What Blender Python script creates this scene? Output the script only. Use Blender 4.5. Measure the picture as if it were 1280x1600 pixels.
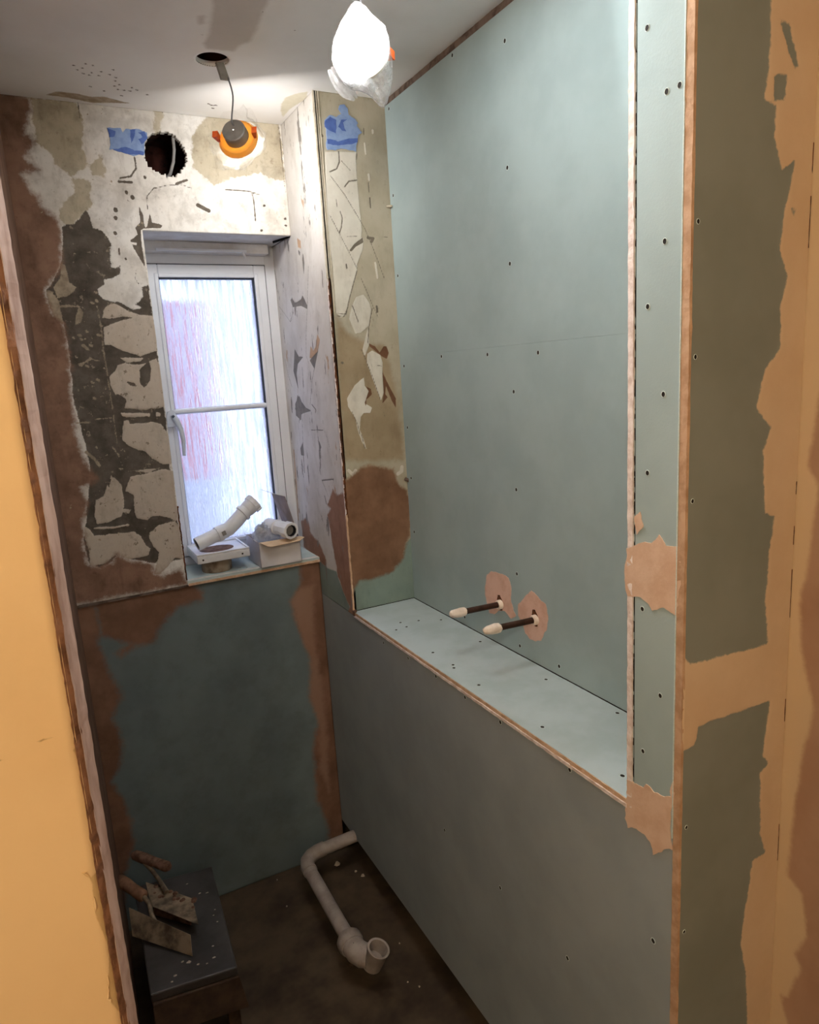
import bpy, math, random
import numpy as np
from mathutils import Vector, Matrix, noise as mnoise

for _o in list(bpy.data.objects): bpy.data.objects.remove(_o)
SC = bpy.context.scene
COL = SC.collection
R = random.Random(7)

# ------------------------------------------------------------------ camera
# metres; floor z=0, x to the right along the window wall, y towards the window
YAW, PITCH, ROLL, FPX = 0.47478, -0.198146, -0.060491, 1090.6
CAM = Vector((0, 0, 1.72))
_f = Vector((math.sin(YAW)*math.cos(PITCH), math.cos(YAW)*math.cos(PITCH), math.sin(PITCH)))
_r = Vector((math.cos(YAW), -math.sin(YAW), 0)); _u = _r.cross(_f)
_r2 = _r*math.cos(ROLL)+_u*math.sin(ROLL); _u2 = -_r*math.sin(ROLL)+_u*math.cos(ROLL)
cd = bpy.data.cameras.new('camera'); co = bpy.data.objects.new('camera', cd); COL.objects.link(co)
cd.sensor_fit = 'VERTICAL'; cd.sensor_height = 36.0; cd.sensor_width = 36.0
cd.lens = FPX/1600*36.0; cd.clip_start = 0.02
_m = Matrix((_r2, _u2, -_f)).transposed().to_4x4(); _m.translation = CAM
co.matrix_world = _m
SC.camera = co

# ------------------------------------------------------------------ world, exposure
wd = bpy.data.worlds.new('overcast_sky'); SC.world = wd; wd.use_nodes = True
bg = wd.node_tree.nodes['Background']
bg.inputs[0].default_value = (0.6, 0.72, 1.0, 1); bg.inputs[1].default_value = 1.2
SC.view_settings.view_transform = 'Standard'; SC.view_settings.look = 'None'
SC.view_settings.exposure = 1.2; SC.view_settings.gamma = 1.0
SC.view_settings.use_curve_mapping = False
LED_OPEN = 800.0              # dangling LED downlight facing the room
LED_TURNED = 53.0            # second one, turned to the wall and muffled by its bag
HALL_STRENGTH = 265.0          # warm bulb in the hall behind the camera

# ------------------------------------------------------------------ outlines of plaster coats, chips, cracks, papers and screws
# (metres, in the plane of the wall they lie on)
T = {
'far_brown': [('+',[(-0.0277,2.4726),(0.0299,2.4777),(0.0823,2.4761),(0.0991,2.4688),(0.098,2.441),(0.0851,2.4149),(0.0749,2.386),(0.0929,2.3658),(0.0696,2.3199),(0.0919,2.2962),(0.0532,2.2808),(0.0628,2.2432),(0.0834,2.238),(0.0884,2.2092),(0.1182,2.178),(0.1234,2.1485),(0.1161,2.075),(0.1129,2.0729),(0.1069,2.0511),(0.0767,2.0042),(0.0637,1.9949),(0.067,1.9573),(0.0751,1.9321),(0.0951,1.9063),(0.1025,1.874),(0.0959,1.8485),(0.0978,1.8192),(0.0993,1.7865),(0.0894,1.7378),(0.0899,1.698),(0.089,1.6479),(0.0851,1.5976),(0.0917,1.5618),(0.1065,1.4967),(0.1267,1.4678),(0.0764,1.4515),(0.087,1.4045),(0.0663,1.354),(0.0623,1.3006),(0.0658,1.2258),(0.0951,1.2085),(0.1108,1.2195),(0.1252,1.2209),(0.1461,1.243),(0.176,1.2217),(0.2398,1.1979),(0.2395,1.1651),(0.2643,1.15),(0.2886,1.16),(0.3166,1.1672),(0.3343,1.1175),(0.3374,1.1106),(0.2749,1.1117),(0.0189,1.1124),(-0.2097,1.1232)])],
'far_dark': [('+',[(0.1276,2.1553),(0.1381,2.1623),(0.1578,2.1664),(0.1917,2.2011),(0.1993,2.1848),(0.2054,2.1581),(0.2273,2.1488),(0.2409,2.1254),(0.2465,2.1118),(0.2387,2.0841),(0.2385,2.0846),(0.289,2.0856),(0.33,2.0539),(0.3296,1.5385),(0.3247,1.4868),(0.3277,1.1944),(0.2583,1.1945),(0.2398,1.1979),(0.176,1.2217),(0.1461,1.243),(0.1252,1.2209),(0.0954,1.2104),(0.0658,1.2258),(0.0623,1.3006),(0.087,1.4045),(0.1065,1.4967),(0.105,1.5616),(0.0899,1.698),(0.0978,1.8192),(0.0951,1.9063),(0.0751,1.9321),(0.067,1.9573),(0.0637,1.9949),(0.0767,2.0042),(0.1069,2.0511),(0.1145,2.075)]),('-',[(0.2419,2.1101),(0.2347,2.0559),(0.2463,2.049),(0.2602,2.0588),(0.2579,2.0368),(0.2371,2.027),(0.215,2.0205),(0.2126,2.0076),(0.1928,1.998),(0.1937,1.9819),(0.2043,1.969),(0.2285,1.9629),(0.2471,1.9595),(0.2646,1.9472),(0.2829,1.9397),(0.3005,1.9451),(0.2865,1.9546),(0.3023,1.9643),(0.3109,1.9749),(0.3119,2.0013),(0.3289,2.0062),(0.33,2.0539),(0.3245,2.1122)])],
'far_flake': [('+',[(0.2077,1.9479),(0.2212,1.9552),(0.234,1.9564),(0.2516,1.9457),(0.2755,1.9322),(0.2973,1.9252),(0.3297,1.9214),(0.3311,1.9012),(0.3345,1.8537),(0.3291,1.8231),(0.31,1.8178),(0.2824,1.8087),(0.2484,1.8229),(0.236,1.8268),(0.2064,1.8445),(0.1914,1.8451),(0.1954,1.891),(0.2139,1.9004),(0.2438,1.9106),(0.2737,1.918),(0.2485,1.9218),(0.2161,1.9168),(0.1948,1.9172),(0.1999,1.9366)]),('+',[(0.227,1.8077),(0.2917,1.8042),(0.2807,1.7952),(0.2509,1.7925),(0.2385,1.7971)]),('+',[(0.1913,1.7551),(0.2093,1.7709),(0.2186,1.7873),(0.238,1.7931),(0.2504,1.7885),(0.2795,1.786),(0.2966,1.7904),(0.3264,1.802),(0.3325,1.7783),(0.3319,1.6632),(0.3176,1.6579),(0.2695,1.6557),(0.2212,1.6646),(0.2285,1.6882),(0.2164,1.7027),(0.2009,1.7072),(0.1913,1.7315)]),('-',[(0.2743,1.771),(0.2891,1.7839),(0.3043,1.7934),(0.3077,1.7727),(0.3,1.7386),(0.2806,1.7174),(0.2727,1.7334)]),('-',[(0.2298,1.7427),(0.2566,1.736),(0.2624,1.7247),(0.2458,1.7281)]),('+',[(0.2098,1.6524),(0.2883,1.6455),(0.2869,1.635),(0.2243,1.6384),(0.212,1.6446)]),('+',[(0.3037,1.6478),(0.3184,1.6431),(0.3157,1.6345),(0.3038,1.6344)]),('+',[(0.2134,1.6307),(0.2264,1.6296),(0.2289,1.6189),(0.2713,1.6181),(0.2919,1.6205),(0.3145,1.6115),(0.3314,1.5815),(0.3333,1.5721),(0.3318,1.4891),(0.3066,1.492),(0.2793,1.5115),(0.2603,1.536),(0.2394,1.5428),(0.213,1.5608),(0.2027,1.5769),(0.2084,1.6066)]),('+',[(0.2022,1.4507),(0.2113,1.465),(0.263,1.4704),(0.3047,1.4773),(0.3339,1.4691),(0.3294,1.3946),(0.3303,1.3379),(0.3236,1.3145),(0.3124,1.3236),(0.2799,1.3373),(0.2541,1.3412),(0.2416,1.3303),(0.2132,1.3394),(0.2085,1.3599),(0.2132,1.4103),(0.2018,1.4196),(0.1917,1.4249)]),('+',[(0.2064,1.4826),(0.2756,1.4822),(0.2997,1.4818),(0.2634,1.4735)]),('+',[(0.1084,1.4092),(0.1304,1.4176),(0.1453,1.4502),(0.1595,1.4771),(0.1716,1.4622),(0.1836,1.4453),(0.1838,1.4143),(0.1833,1.3832),(0.1715,1.3535),(0.134,1.3397),(0.1024,1.3399),(0.0998,1.372)]),('-',[(0.1425,1.4811),(0.1577,1.464),(0.1495,1.442),(0.1434,1.4619)]),('+',[(0.1796,1.3739),(0.2007,1.3697),(0.1938,1.3581),(0.1766,1.3646)]),('+',[(0.0909,1.3068),(0.1363,1.304),(0.172,1.3022),(0.201,1.3015),(0.2177,1.2828),(0.228,1.2529),(0.2387,1.243),(0.2318,1.2238),(0.2052,1.2197),(0.1759,1.2209),(0.1425,1.2429),(0.1109,1.2207),(0.0682,1.2175),(0.0706,1.2602),(0.0657,1.3),(0.0682,1.3383),(0.0829,1.3244)]),('+',[(0.244,1.2906),(0.269,1.3108),(0.3153,1.3158),(0.3302,1.3054),(0.3285,1.1942),(0.3054,1.2025),(0.2835,1.1817),(0.2537,1.1575),(0.2395,1.1651),(0.2509,1.1959),(0.2631,1.2265),(0.2463,1.2498),(0.2388,1.2794)]),('s',[(0.0939,1.3284),(0.1388,1.3225),(0.1857,1.3238)],0.003)],
'far_beige': [('+',[(0.1116,2.0635),(0.12,2.0606),(0.1224,2.0356),(0.1252,2.0137),(0.1414,2.0011),(0.1307,1.9885),(0.111,1.9759),(0.0898,1.9729),(0.0821,2.0011),(0.1033,2.0261)]),('+',[(0.0637,1.9949),(0.0803,1.9886),(0.0914,1.9634),(0.094,1.919),(0.0947,1.9031),(0.0778,1.9098),(0.0681,1.9448)]),('+',[(0.1278,1.9248),(0.1404,1.9503),(0.1483,1.9309),(0.1372,1.9054),(0.1246,1.9024)]),('s',[(0.0926,1.9508),(0.1166,1.9521),(0.1404,1.9503)],0.0026),('s',[(0.1349,1.8454),(0.1389,1.8427)],0.0033),('s',[(0.143,1.837),(0.1469,1.8342)],0.0034),('s',[(0.1535,1.8464),(0.1575,1.8437)],0.0034),('s',[(0.1313,1.8635),(0.1352,1.8607)],0.0033),('s',[(0.1124,1.8153),(0.1163,1.8125)],0.0033),('s',[(0.1201,1.7937),(0.124,1.7909)],0.0034),('s',[(0.1364,1.7896),(0.1404,1.7868)],0.0034),('s',[(0.1486,1.8105),(0.1525,1.8077)],0.0034),('s',[(0.148,1.8841),(0.1519,1.8814)],0.0033),('s',[(0.1284,1.8749),(0.1322,1.8722)],0.0033),('s',[(0.1136,1.8673),(0.1175,1.8645)],0.0033),('s',[(0.1853,1.9884),(0.1893,1.9858)],0.0033),('s',[(0.1853,1.9659),(0.1893,1.9633)],0.0033),('s',[(0.1724,1.9612),(0.1763,1.9585)],0.0033),('s',[(0.1774,1.8735),(0.1814,1.8707)],0.0034),('s',[(0.1869,1.8978),(0.1909,1.8951)],0.0034),('s',[(0.1429,1.701),(0.1469,1.698)],0.0034),('s',[(0.1442,1.7444),(0.1482,1.7415)],0.0034),('s',[(0.1591,1.7502),(0.1631,1.7473)],0.0034),('s',[(0.1862,1.9497),(0.1878,1.9043),(0.1867,1.8386),(0.1872,1.7721),(0.1877,1.7046),(0.1887,1.6637)],0.0015),('s',[(0.188,1.6466),(0.1871,1.5671)],0.0013),('s',[(0.0871,1.6346),(0.1241,1.6321)],0.002),('s',[(0.1378,1.6405),(0.1823,1.6402)],0.0013),('s',[(0.1186,1.7938),(0.1512,1.8071),(0.1722,1.8012)],0.0017),('s',[(0.1737,1.5572),(0.1821,1.5412),(0.1893,1.529)],0.0019),('s',[(0.1036,1.5495),(0.1212,1.5289),(0.1323,1.5088)],0.0041)],
'far_greybeige': [('+',[(0.0993,2.4704),(0.2108,2.4765),(0.2131,2.402),(0.2035,2.356),(0.2204,2.3151),(0.1718,2.2888),(0.1369,2.309),(0.1285,2.3371),(0.0929,2.3658),(0.0961,2.4284)]),('+',[(0.1709,2.2822),(0.2163,2.2852),(0.2045,2.2184),(0.1913,2.1978),(0.1577,2.1657),(0.1322,2.1654),(0.1186,2.1813),(0.1433,2.2218),(0.1681,2.2396)]),('+',[(0.2139,2.3146),(0.2508,2.3468),(0.2533,2.2877),(0.2168,2.2885)]),('+',[(0.5006,2.4208),(0.5621,2.4837),(0.7615,2.4745),(0.7695,2.3098),(0.6727,2.3291),(0.5986,2.3108),(0.5467,2.2878),(0.5149,2.3118),(0.4899,2.3307)]),('+',[(0.4027,2.4764),(0.4283,2.4761),(0.4169,2.4256),(0.401,2.4117)])],
'far_crack': [('s',[(0.3356,2.3475),(0.337,2.3197),(0.3196,2.2968),(0.2907,2.2905)],0.0023),('s',[(0.2863,2.2809),(0.3207,2.2813)],0.0033),('s',[(0.3535,2.2138),(0.3556,2.2457),(0.3766,2.269),(0.4171,2.2798),(0.4574,2.2835),(0.4834,2.2754)],0.0014),('s',[(0.5807,2.278),(0.6237,2.2785),(0.6597,2.2759),(0.6635,2.2423),(0.6622,2.1945)],0.0018),('s',[(0.4952,2.2305),(0.5247,2.2167)],0.0056),('s',[(0.6597,2.2759),(0.6848,2.2692)],0.0014),('s',[(0.441,2.2857),(0.4725,2.2974)],0.0031),('+',[(0.3303,2.223),(0.3392,2.1977),(0.3394,2.1665),(0.3452,2.1626),(0.3579,2.202),(0.3619,2.1778),(0.3895,2.1719),(0.3841,2.163),(0.338,2.1613),(0.3268,2.155),(0.3254,2.1173),(0.3272,2.0541),(0.3031,2.1063),(0.2954,2.1262),(0.3184,2.1443),(0.3138,2.1621),(0.3294,2.1759)]),('-',[(0.2949,2.1228),(0.3128,2.1222),(0.3112,2.1152),(0.2976,2.1166)]),('s',[(0.302,2.2555),(0.3027,2.2535)],0.0043),('s',[(0.3167,2.2428),(0.3174,2.2408)],0.0054),('s',[(0.268,2.2081),(0.2688,2.2061)],0.0058),('s',[(0.2652,2.1869),(0.266,2.1849)],0.005),('s',[(0.2588,2.1464),(0.2596,2.1444)],0.0047),('s',[(0.3564,2.2979),(0.3572,2.2959)],0.004),('s',[(0.3042,2.2336),(0.305,2.2316)],0.0022),('s',[(0.7552,2.2039),(0.7576,2.204)],0.0033),('s',[(0.7556,2.1843),(0.758,2.1844)],0.0033),('s',[(0.6765,2.1675),(0.6788,2.1676)],0.0033),('s',[(0.6929,2.239),(0.6951,2.2391)],0.0033),('s',[(0.2635,2.1053),(0.2623,2.088)],0.0025),('s',[(0.2772,2.0796),(0.2785,2.0762)],0.0026),('s',[(0.2992,2.0405),(0.2964,2.0241),(0.3034,2.0104)],0.0013),('s',[(0.4233,2.4783),(0.4289,2.4622)],0.0016),('s',[(0.7612,2.4712),(0.7643,2.3504),(0.7652,2.282)],0.0014),('s',[(0.161,2.4773),(0.2487,2.4743)],0.0015),('s',[(0.2105,2.4749),(0.2086,2.4335)],0.0013)],
'low_brown': [('+',[(-0.0865,1.1249),(0.3358,1.1094),(0.3795,1.0744),(0.3713,1.0512),(0.29,1.0438),(0.2293,0.9756),(0.2181,0.9455),(0.1524,0.9452),(0.1136,0.9224),(0.1033,0.9411),(0.1395,0.9564),(0.0687,1.0053),(0.0601,1.0933)]),('+',[(-0.1321,1.1457),(0.068,1.0945),(0.0703,1.0152),(0.0567,0.983),(0.0804,0.8693),(0.1029,0.799),(0.0642,0.7361),(0.0813,0.6841),(0.078,0.6095),(0.0364,0.528),(0.0586,0.4619),(0.0725,0.378),(0.0706,0.2988),(0.0343,0.2128),(-0.0174,-0.117),(-0.2997,0.0279)]),('+',[(0.7037,1.1118),(0.8445,1.1317),(0.8209,-0.0592),(0.7133,0.0387),(0.7128,0.118),(0.6812,0.2336),(0.6894,0.4574),(0.7193,0.5222),(0.6932,0.6273),(0.7106,0.7659),(0.6806,0.8667),(0.6579,0.9861),(0.6971,1.0413)])],
'low_light': [('+',[(0.6954,1.0236),(0.7414,1.0257),(0.7284,0.8321),(0.745,0.5391),(0.7311,0.2411),(0.7041,0.3526),(0.7193,0.5222),(0.6932,0.6273),(0.7106,0.7659),(0.6806,0.8667),(0.6579,0.9861)])],
'paper_far': [('+',[(0.2767,2.4176),(0.31,2.4191),(0.3135,2.408),(0.3233,2.4188),(0.3507,2.4213),(0.3771,2.4138),(0.3771,2.4005),(0.3674,2.3863),(0.3628,2.3557),(0.3347,2.3502),(0.3053,2.3578),(0.2725,2.3617)])],
'paper_far_motif': [('+',[(0.274,2.4167),(0.2954,2.4096),(0.2903,2.396),(0.2767,2.3932)]),('+',[(0.3331,2.4164),(0.3477,2.4194),(0.3408,2.3973),(0.3321,2.3826)]),('+',[(0.3528,2.4116),(0.3712,2.4166),(0.3764,2.4004),(0.3592,2.3816),(0.3513,2.3949),(0.3634,2.4009),(0.3608,2.4074)]),('+',[(0.28,2.3637),(0.3138,2.3717),(0.3633,2.3625),(0.3608,2.3539),(0.3248,2.3527),(0.302,2.3582)])],
'paper_pier': [('+',[(0.7974,2.4013),(0.8124,2.4147),(0.8321,2.4116),(0.849,2.4218),(0.8399,2.4328),(0.8447,2.4428),(0.8591,2.4468),(0.8685,2.4375),(0.8703,2.4206),(0.8869,2.4136),(0.8962,2.4025),(0.8917,2.3968),(0.9068,2.3791),(0.8959,2.3729),(0.8903,2.3549),(0.884,2.3281),(0.7987,2.3263),(0.7998,2.3607)])],
'paper_pier_motif': [('+',[(0.7979,2.398),(0.8141,2.4115),(0.8315,2.4047),(0.8309,2.3841),(0.8265,2.37),(0.8071,2.3768),(0.7967,2.3843)]),('+',[(0.836,2.388),(0.8456,2.4061),(0.8641,2.4097),(0.8511,2.3998),(0.854,2.3863),(0.8595,2.3782),(0.8473,2.3788)]),('+',[(0.8,2.3539),(0.8328,2.3499),(0.8931,2.3639),(0.891,2.3532),(0.8649,2.3457),(0.8319,2.3395),(0.8009,2.342)])],
'pl_grey': [('+',[(2.2507,1.9685),(2.2343,1.9748),(2.2099,1.9558),(2.1828,1.9565),(2.1475,1.9604),(2.1336,1.9703),(2.1183,1.9571),(2.0973,1.9335),(2.1035,1.9264),(2.1529,1.9405),(2.1981,1.9435),(2.2333,1.945)]),('+',[(2.096,2.0901),(2.0915,2.0584),(2.1056,2.0258),(2.1086,2.0715)]),('+',[(2.1379,2.1058),(2.12,2.0941),(2.1282,2.0844),(2.1369,2.0935)]),('+',[(2.2522,1.8152),(2.2176,1.7886),(2.1738,1.7866),(2.2333,1.7662),(2.2538,1.7359),(2.2496,1.6811),(2.2846,1.7446)]),('+',[(2.1191,1.773),(2.0365,1.798),(2.0828,1.7454)]),('+',[(2.2635,1.6662),(2.2328,1.6458),(2.1812,1.6192),(2.3046,1.6169)]),('s',[(2.0595,2.0466),(2.0783,1.9943),(2.1012,1.9269),(2.1293,1.8612),(2.1482,1.7891)],0.0013),('s',[(2.3739,1.9628),(2.3236,1.9343),(2.27,1.9025),(2.2376,1.9297)],0.0013),('s',[(2.0226,1.8218),(2.0826,1.7461),(2.1131,1.7102),(2.1487,1.6351)],0.0013),('s',[(2.1482,1.7891),(2.1273,1.7623)],0.0013),('+',[(2.2972,1.637),(2.2471,1.6632),(2.2133,1.6278),(2.137,1.6158),(2.2,1.6087),(2.2427,1.6026),(2.2516,1.5816),(2.2998,1.5966)]),('+',[(2.2851,1.4858),(2.2522,1.5091),(2.251,1.4627),(2.283,1.462)]),('s',[(2.2373,1.6034),(2.2532,1.5055)],0.0014),('s',[(2.1596,1.5534),(2.0505,1.5583)],0.0017),('s',[(2.0479,1.5889),(2.0448,1.5634),(2.0209,1.5325),(2.0061,1.5015)],0.0013),('+',[(2.0968,1.525),(2.0798,1.503),(2.1029,1.4842)]),('s',[(2.3645,1.7881),(2.3418,1.7315),(2.3141,1.6927)],0.0016),('s',[(2.134,1.6356),(2.1,1.6198),(2.1071,1.6099)],0.0023),('s',[(2.2581,1.4886),(2.2636,1.4039)],0.0027),('s',[(2.0902,1.4999),(2.0928,1.4676)],0.0025),('s',[(2.1,1.3946),(1.9953,1.4096)],0.0022),('s',[(2.0957,1.3915),(2.0519,1.3461)],0.0014),('s',[(2.0865,1.3452),(2.0772,1.3209)],0.0029),('s',[(2.151,1.2879),(2.1139,1.2486),(2.0503,1.178)],0.0013),('s',[(1.9555,1.4887),(1.9574,1.4717)],0.002)],
'pl_peach': [('+',[(2.1172,1.7803),(2.0973,1.8156),(2.0777,1.8001),(2.0564,1.8097),(2.0317,1.8475),(2.014,1.8282),(2.0394,1.7946),(2.0703,1.7746)]),('+',[(2.1377,2.1388),(2.1079,2.1264),(2.1089,2.1026),(2.1344,2.1105)]),('s',[(2.3562,1.4741),(2.3635,1.3619),(2.3782,1.2211)],0.0043)],
'pl_brown': [('+',[(1.9348,1.3751),(1.8831,1.3749),(1.874,1.2476),(1.8867,0.9986),(2.0048,0.9414),(1.9453,1.011),(1.9839,1.0449),(2.026,1.0903),(2.0327,1.126),(2.0444,1.1607),(2.0618,1.2499),(2.0756,1.2844),(2.0403,1.3116),(2.0675,1.3204),(2.0075,1.3749),(1.9731,1.3634)]),('+',[(2.3475,1.222),(2.2766,1.2454),(2.2535,1.1935),(2.1732,1.173),(2.1217,1.1255),(2.1253,1.1008),(2.1993,1.1088),(2.3426,1.1281)])],
'pl_green': [('+',[(2.2534,1.1134),(2.1993,1.1088),(2.1176,1.0987),(2.037,1.1056),(2.0226,1.0836),(1.9839,1.0449),(1.9453,1.011),(2.0163,0.8841),(2.4443,0.7457),(2.2684,1.0532)])],
'pf_white': [('+',[(0.7923,2.3217),(0.8882,2.3284),(0.883,2.3157),(0.8826,2.2591),(0.884,2.173),(0.8858,2.1585),(0.8863,2.1221),(0.8827,2.1029),(0.8901,2.1002),(0.8852,2.0705),(0.864,2.0294),(0.8628,2.0145),(0.8263,1.921),(0.8187,1.891),(0.8012,1.883),(0.7889,1.8952),(0.7885,2.0246),(0.7825,2.0969),(0.7847,2.2036)]),('+',[(0.827,1.8804),(0.8396,1.9149),(0.8548,1.9407),(0.8782,1.9464),(0.8946,1.9231),(0.8987,1.9026),(0.8879,1.8587),(0.8604,1.8388),(0.8431,1.8372)]),('+',[(0.8767,1.7789),(0.8925,1.7873),(0.9187,1.7742),(0.9245,1.7497),(0.9215,1.7195),(0.9213,1.6612),(0.9104,1.6398),(0.9032,1.6594),(0.8865,1.7092),(0.8729,1.7522)]),('+',[(0.803,1.6299),(0.8017,1.6542),(0.8277,1.6886),(0.8491,1.7053),(0.8603,1.7113),(0.861,1.6865),(0.874,1.6705),(0.8603,1.6348),(0.8804,1.621),(0.8724,1.6062),(0.8514,1.6073),(0.841,1.5965),(0.8347,1.5601),(0.8458,1.528),(0.8535,1.496),(0.8385,1.5225),(0.8274,1.5607),(0.8234,1.5949)]),('+',[(0.8626,1.7914),(0.8841,1.8529),(0.8855,1.8054),(0.8676,1.7704)]),('s',[(0.7896,1.4428),(0.8028,1.4277),(0.8112,1.4403)],0.005),('s',[(0.9524,1.4131),(0.9645,1.4187),(0.9674,1.4323)],0.0059),('s',[(0.9224,2.034),(0.9258,1.9926)],0.0032),('s',[(0.9193,2.2722),(0.9203,2.2579)],0.0031),('s',[(0.9411,2.3893),(0.9405,2.3822)],0.0034),('s',[(0.9131,2.3534),(0.9151,2.3253)],0.0023)],
'pf_chip': [('+',[(0.8425,2.0651),(0.86,2.0846),(0.8877,2.1027),(0.8884,2.0891),(0.8636,2.0766),(0.8499,2.0635)]),('s',[(0.8019,2.2712),(0.8227,2.2796),(0.8324,2.2978),(0.8327,2.3257)],0.0017),('s',[(0.8388,2.3018),(0.8635,2.279)],0.0013),('s',[(0.8434,2.2353),(0.857,2.2503),(0.8822,2.2548)],0.0019),('s',[(0.8235,2.1701),(0.829,2.1525),(0.824,2.1271),(0.8166,2.1124)],0.0017),('s',[(0.9176,2.2506),(0.9178,2.2254)],0.0017),('s',[(0.9188,2.211),(0.9188,2.1837)],0.0021),('s',[(0.9039,2.1025),(0.9211,2.1011),(0.9161,2.0928)],0.0039),('s',[(0.803,2.2608),(0.8416,2.2139),(0.8973,2.1261),(0.9225,2.064),(0.9479,1.9927)],0.0013),('s',[(0.7919,2.158),(0.8342,2.0766),(0.8631,2.0182)],0.0013),('s',[(0.8738,1.9922),(0.9028,1.9203),(0.9197,1.8816)],0.0013),('s',[(0.8625,2.0108),(0.8358,1.9435),(0.8187,1.891),(0.7897,1.8952)],0.0013),('s',[(0.84,1.9171),(0.8537,1.8752)],0.0013),('s',[(0.9176,1.9125),(0.9186,1.8971)],0.0032),('s',[(0.8386,2.1041),(0.8701,2.1051)],0.0013),('s',[(0.914,2.392),(0.9128,2.3761)],0.0017),('s',[(0.8303,2.0289),(0.8314,2.0179)],0.0023),('s',[(0.8881,2.3267),(0.8858,2.3089)],0.0015),('s',[(0.952,2.1077),(0.9672,2.1055)],0.0013),('s',[(0.814,2.2017),(0.8162,2.1805)],0.0013),('s',[(0.7861,2.3629),(0.7875,2.361)],0.0037),('s',[(0.9035,1.9084),(0.8875,1.8528),(0.8807,1.8086)],0.0013),('s',[(0.8396,1.9149),(0.8555,1.8682)],0.0013),('s',[(0.8593,1.7915),(0.887,1.7153),(0.9104,1.6404)],0.0013),('s',[(0.8149,1.6138),(0.8286,1.576),(0.8345,1.5446)],0.0013),('s',[(0.8396,1.5442),(0.8465,1.503)],0.0014),('s',[(0.7939,1.7568),(0.7965,1.7558)],0.0033),('s',[(0.9045,1.7446),(0.9214,1.7408)],0.0013),('s',[(0.9183,1.6057),(0.9191,1.5932)],0.0014),('s',[(0.7891,1.8883),(0.8112,1.885),(0.8264,1.9122)],0.0013)],
'pf_bchip': [('+',[(0.8824,1.8091),(0.9035,1.7988),(0.9175,1.7803),(0.9315,1.7978),(0.9411,1.7981),(0.9473,1.7791),(0.9401,1.7606),(0.9219,1.7704),(0.9026,1.7863),(0.8867,1.7988)]),('+',[(0.922,1.7262),(0.9367,1.6911),(0.9614,1.643),(0.96,1.6143),(0.9469,1.6378),(0.9301,1.6853),(0.9273,1.6577),(0.9343,1.648),(0.9149,1.6302),(0.9226,1.6642)]),('+',[(0.8627,1.6864),(0.8805,1.6762),(0.8828,1.6607),(0.8646,1.6467),(0.8596,1.6257),(0.8572,1.6381),(0.8726,1.6706)])],
'pf_tan': [('+',[(0.7885,1.8811),(0.8202,1.837),(0.8805,1.8056),(0.9312,1.8038),(0.9458,1.767),(0.9684,1.6425),(0.9767,1.4509),(0.7766,1.4732),(0.78,1.7448)])],
'pf_brown': [('+',[(0.7725,1.4112),(0.7876,1.4194),(0.8261,1.4436),(0.8562,1.4503),(0.9382,1.4322),(0.9538,1.3778),(0.9801,1.3603),(0.9896,1.3126),(0.9832,1.2159),(0.9646,1.1898),(0.9542,1.144),(0.915,1.1071),(0.8363,1.0959),(0.7947,1.0994),(0.7732,1.0659),(0.7582,1.0654),(0.7619,1.2205),(0.7641,1.3547)])],
'pf_green': [('+',[(0.9858,1.2063),(1.0421,1.1952),(1.0211,0.8571),(0.7317,0.9261),(0.7559,1.0371),(0.7764,1.1047),(0.8383,1.1216),(0.95,1.1521),(0.9646,1.1898)])],
'niche_patch': [('+',[(1.4869,1.1839),(1.4694,1.1962),(1.4312,1.2001),(1.3897,1.1972),(1.3805,1.1775),(1.3825,1.1391),(1.3735,1.1161),(1.363,1.1049),(1.385,1.0904),(1.4103,1.1041),(1.4372,1.0981),(1.4601,1.0809),(1.4826,1.0785),(1.4923,1.1026),(1.4992,1.1277)]),('+',[(1.3498,1.1417),(1.3219,1.1677),(1.2975,1.1878),(1.2748,1.1802),(1.2438,1.1677),(1.2359,1.1405),(1.2414,1.1061),(1.2544,1.09),(1.2641,1.0711),(1.3073,1.0607),(1.3261,1.0703),(1.3347,1.0959),(1.3538,1.1092)])],
'niche_screw': [(1.5487,2.4449),(1.3401,2.3927),(1.3443,2.1445),(1.3453,1.9441),(1.8885,2.4403),(1.8939,2.215),(1.8947,1.9957),(1.8899,1.7371),(1.8912,1.5539),(1.8875,1.3988),(1.8879,1.2285),(1.3504,1.0293),(1.1997,1.029),(1.609,1.0297),(1.354,1.2165),(1.4474,1.7493),(1.2517,1.7439),(1.345,1.6598),(1.3463,1.4282),(1.6678,1.7549)],
'ledge_screw': [(0.8425,1.7392),(0.8412,1.698),(0.806,1.6943),(0.8932,1.7211),(0.9494,1.6874),(0.8103,1.492),(0.8127,1.3961),(0.805,1.3794),(0.8028,1.2662),(0.9493,1.4813),(0.9455,1.2018),(0.8021,1.0346),(0.9642,0.9942),(0.8106,0.8237)],
'front_screw': [(1.708,0.9712),(1.5568,0.9776),(1.4096,0.9816),(1.2759,0.9803),(1.1363,0.9803),(0.9154,0.9832),(1.409,0.5555),(1.1609,0.5602),(0.931,0.5626),(0.7131,0.776)],
'strip_screw': [(0.74,2.1392),(0.6856,2.0525),(0.7064,2.0522),(0.7066,1.8701),(0.7355,1.789),(0.7058,1.6682),(0.7335,1.5548),(0.7416,1.3442),(0.7047,1.2163),(0.7383,1.1076)],
'end_screw': [(0.783,1.8869),(0.7829,1.7166),(0.7832,1.5207),(0.7847,1.0112),(0.7847,0.8251)],
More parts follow.
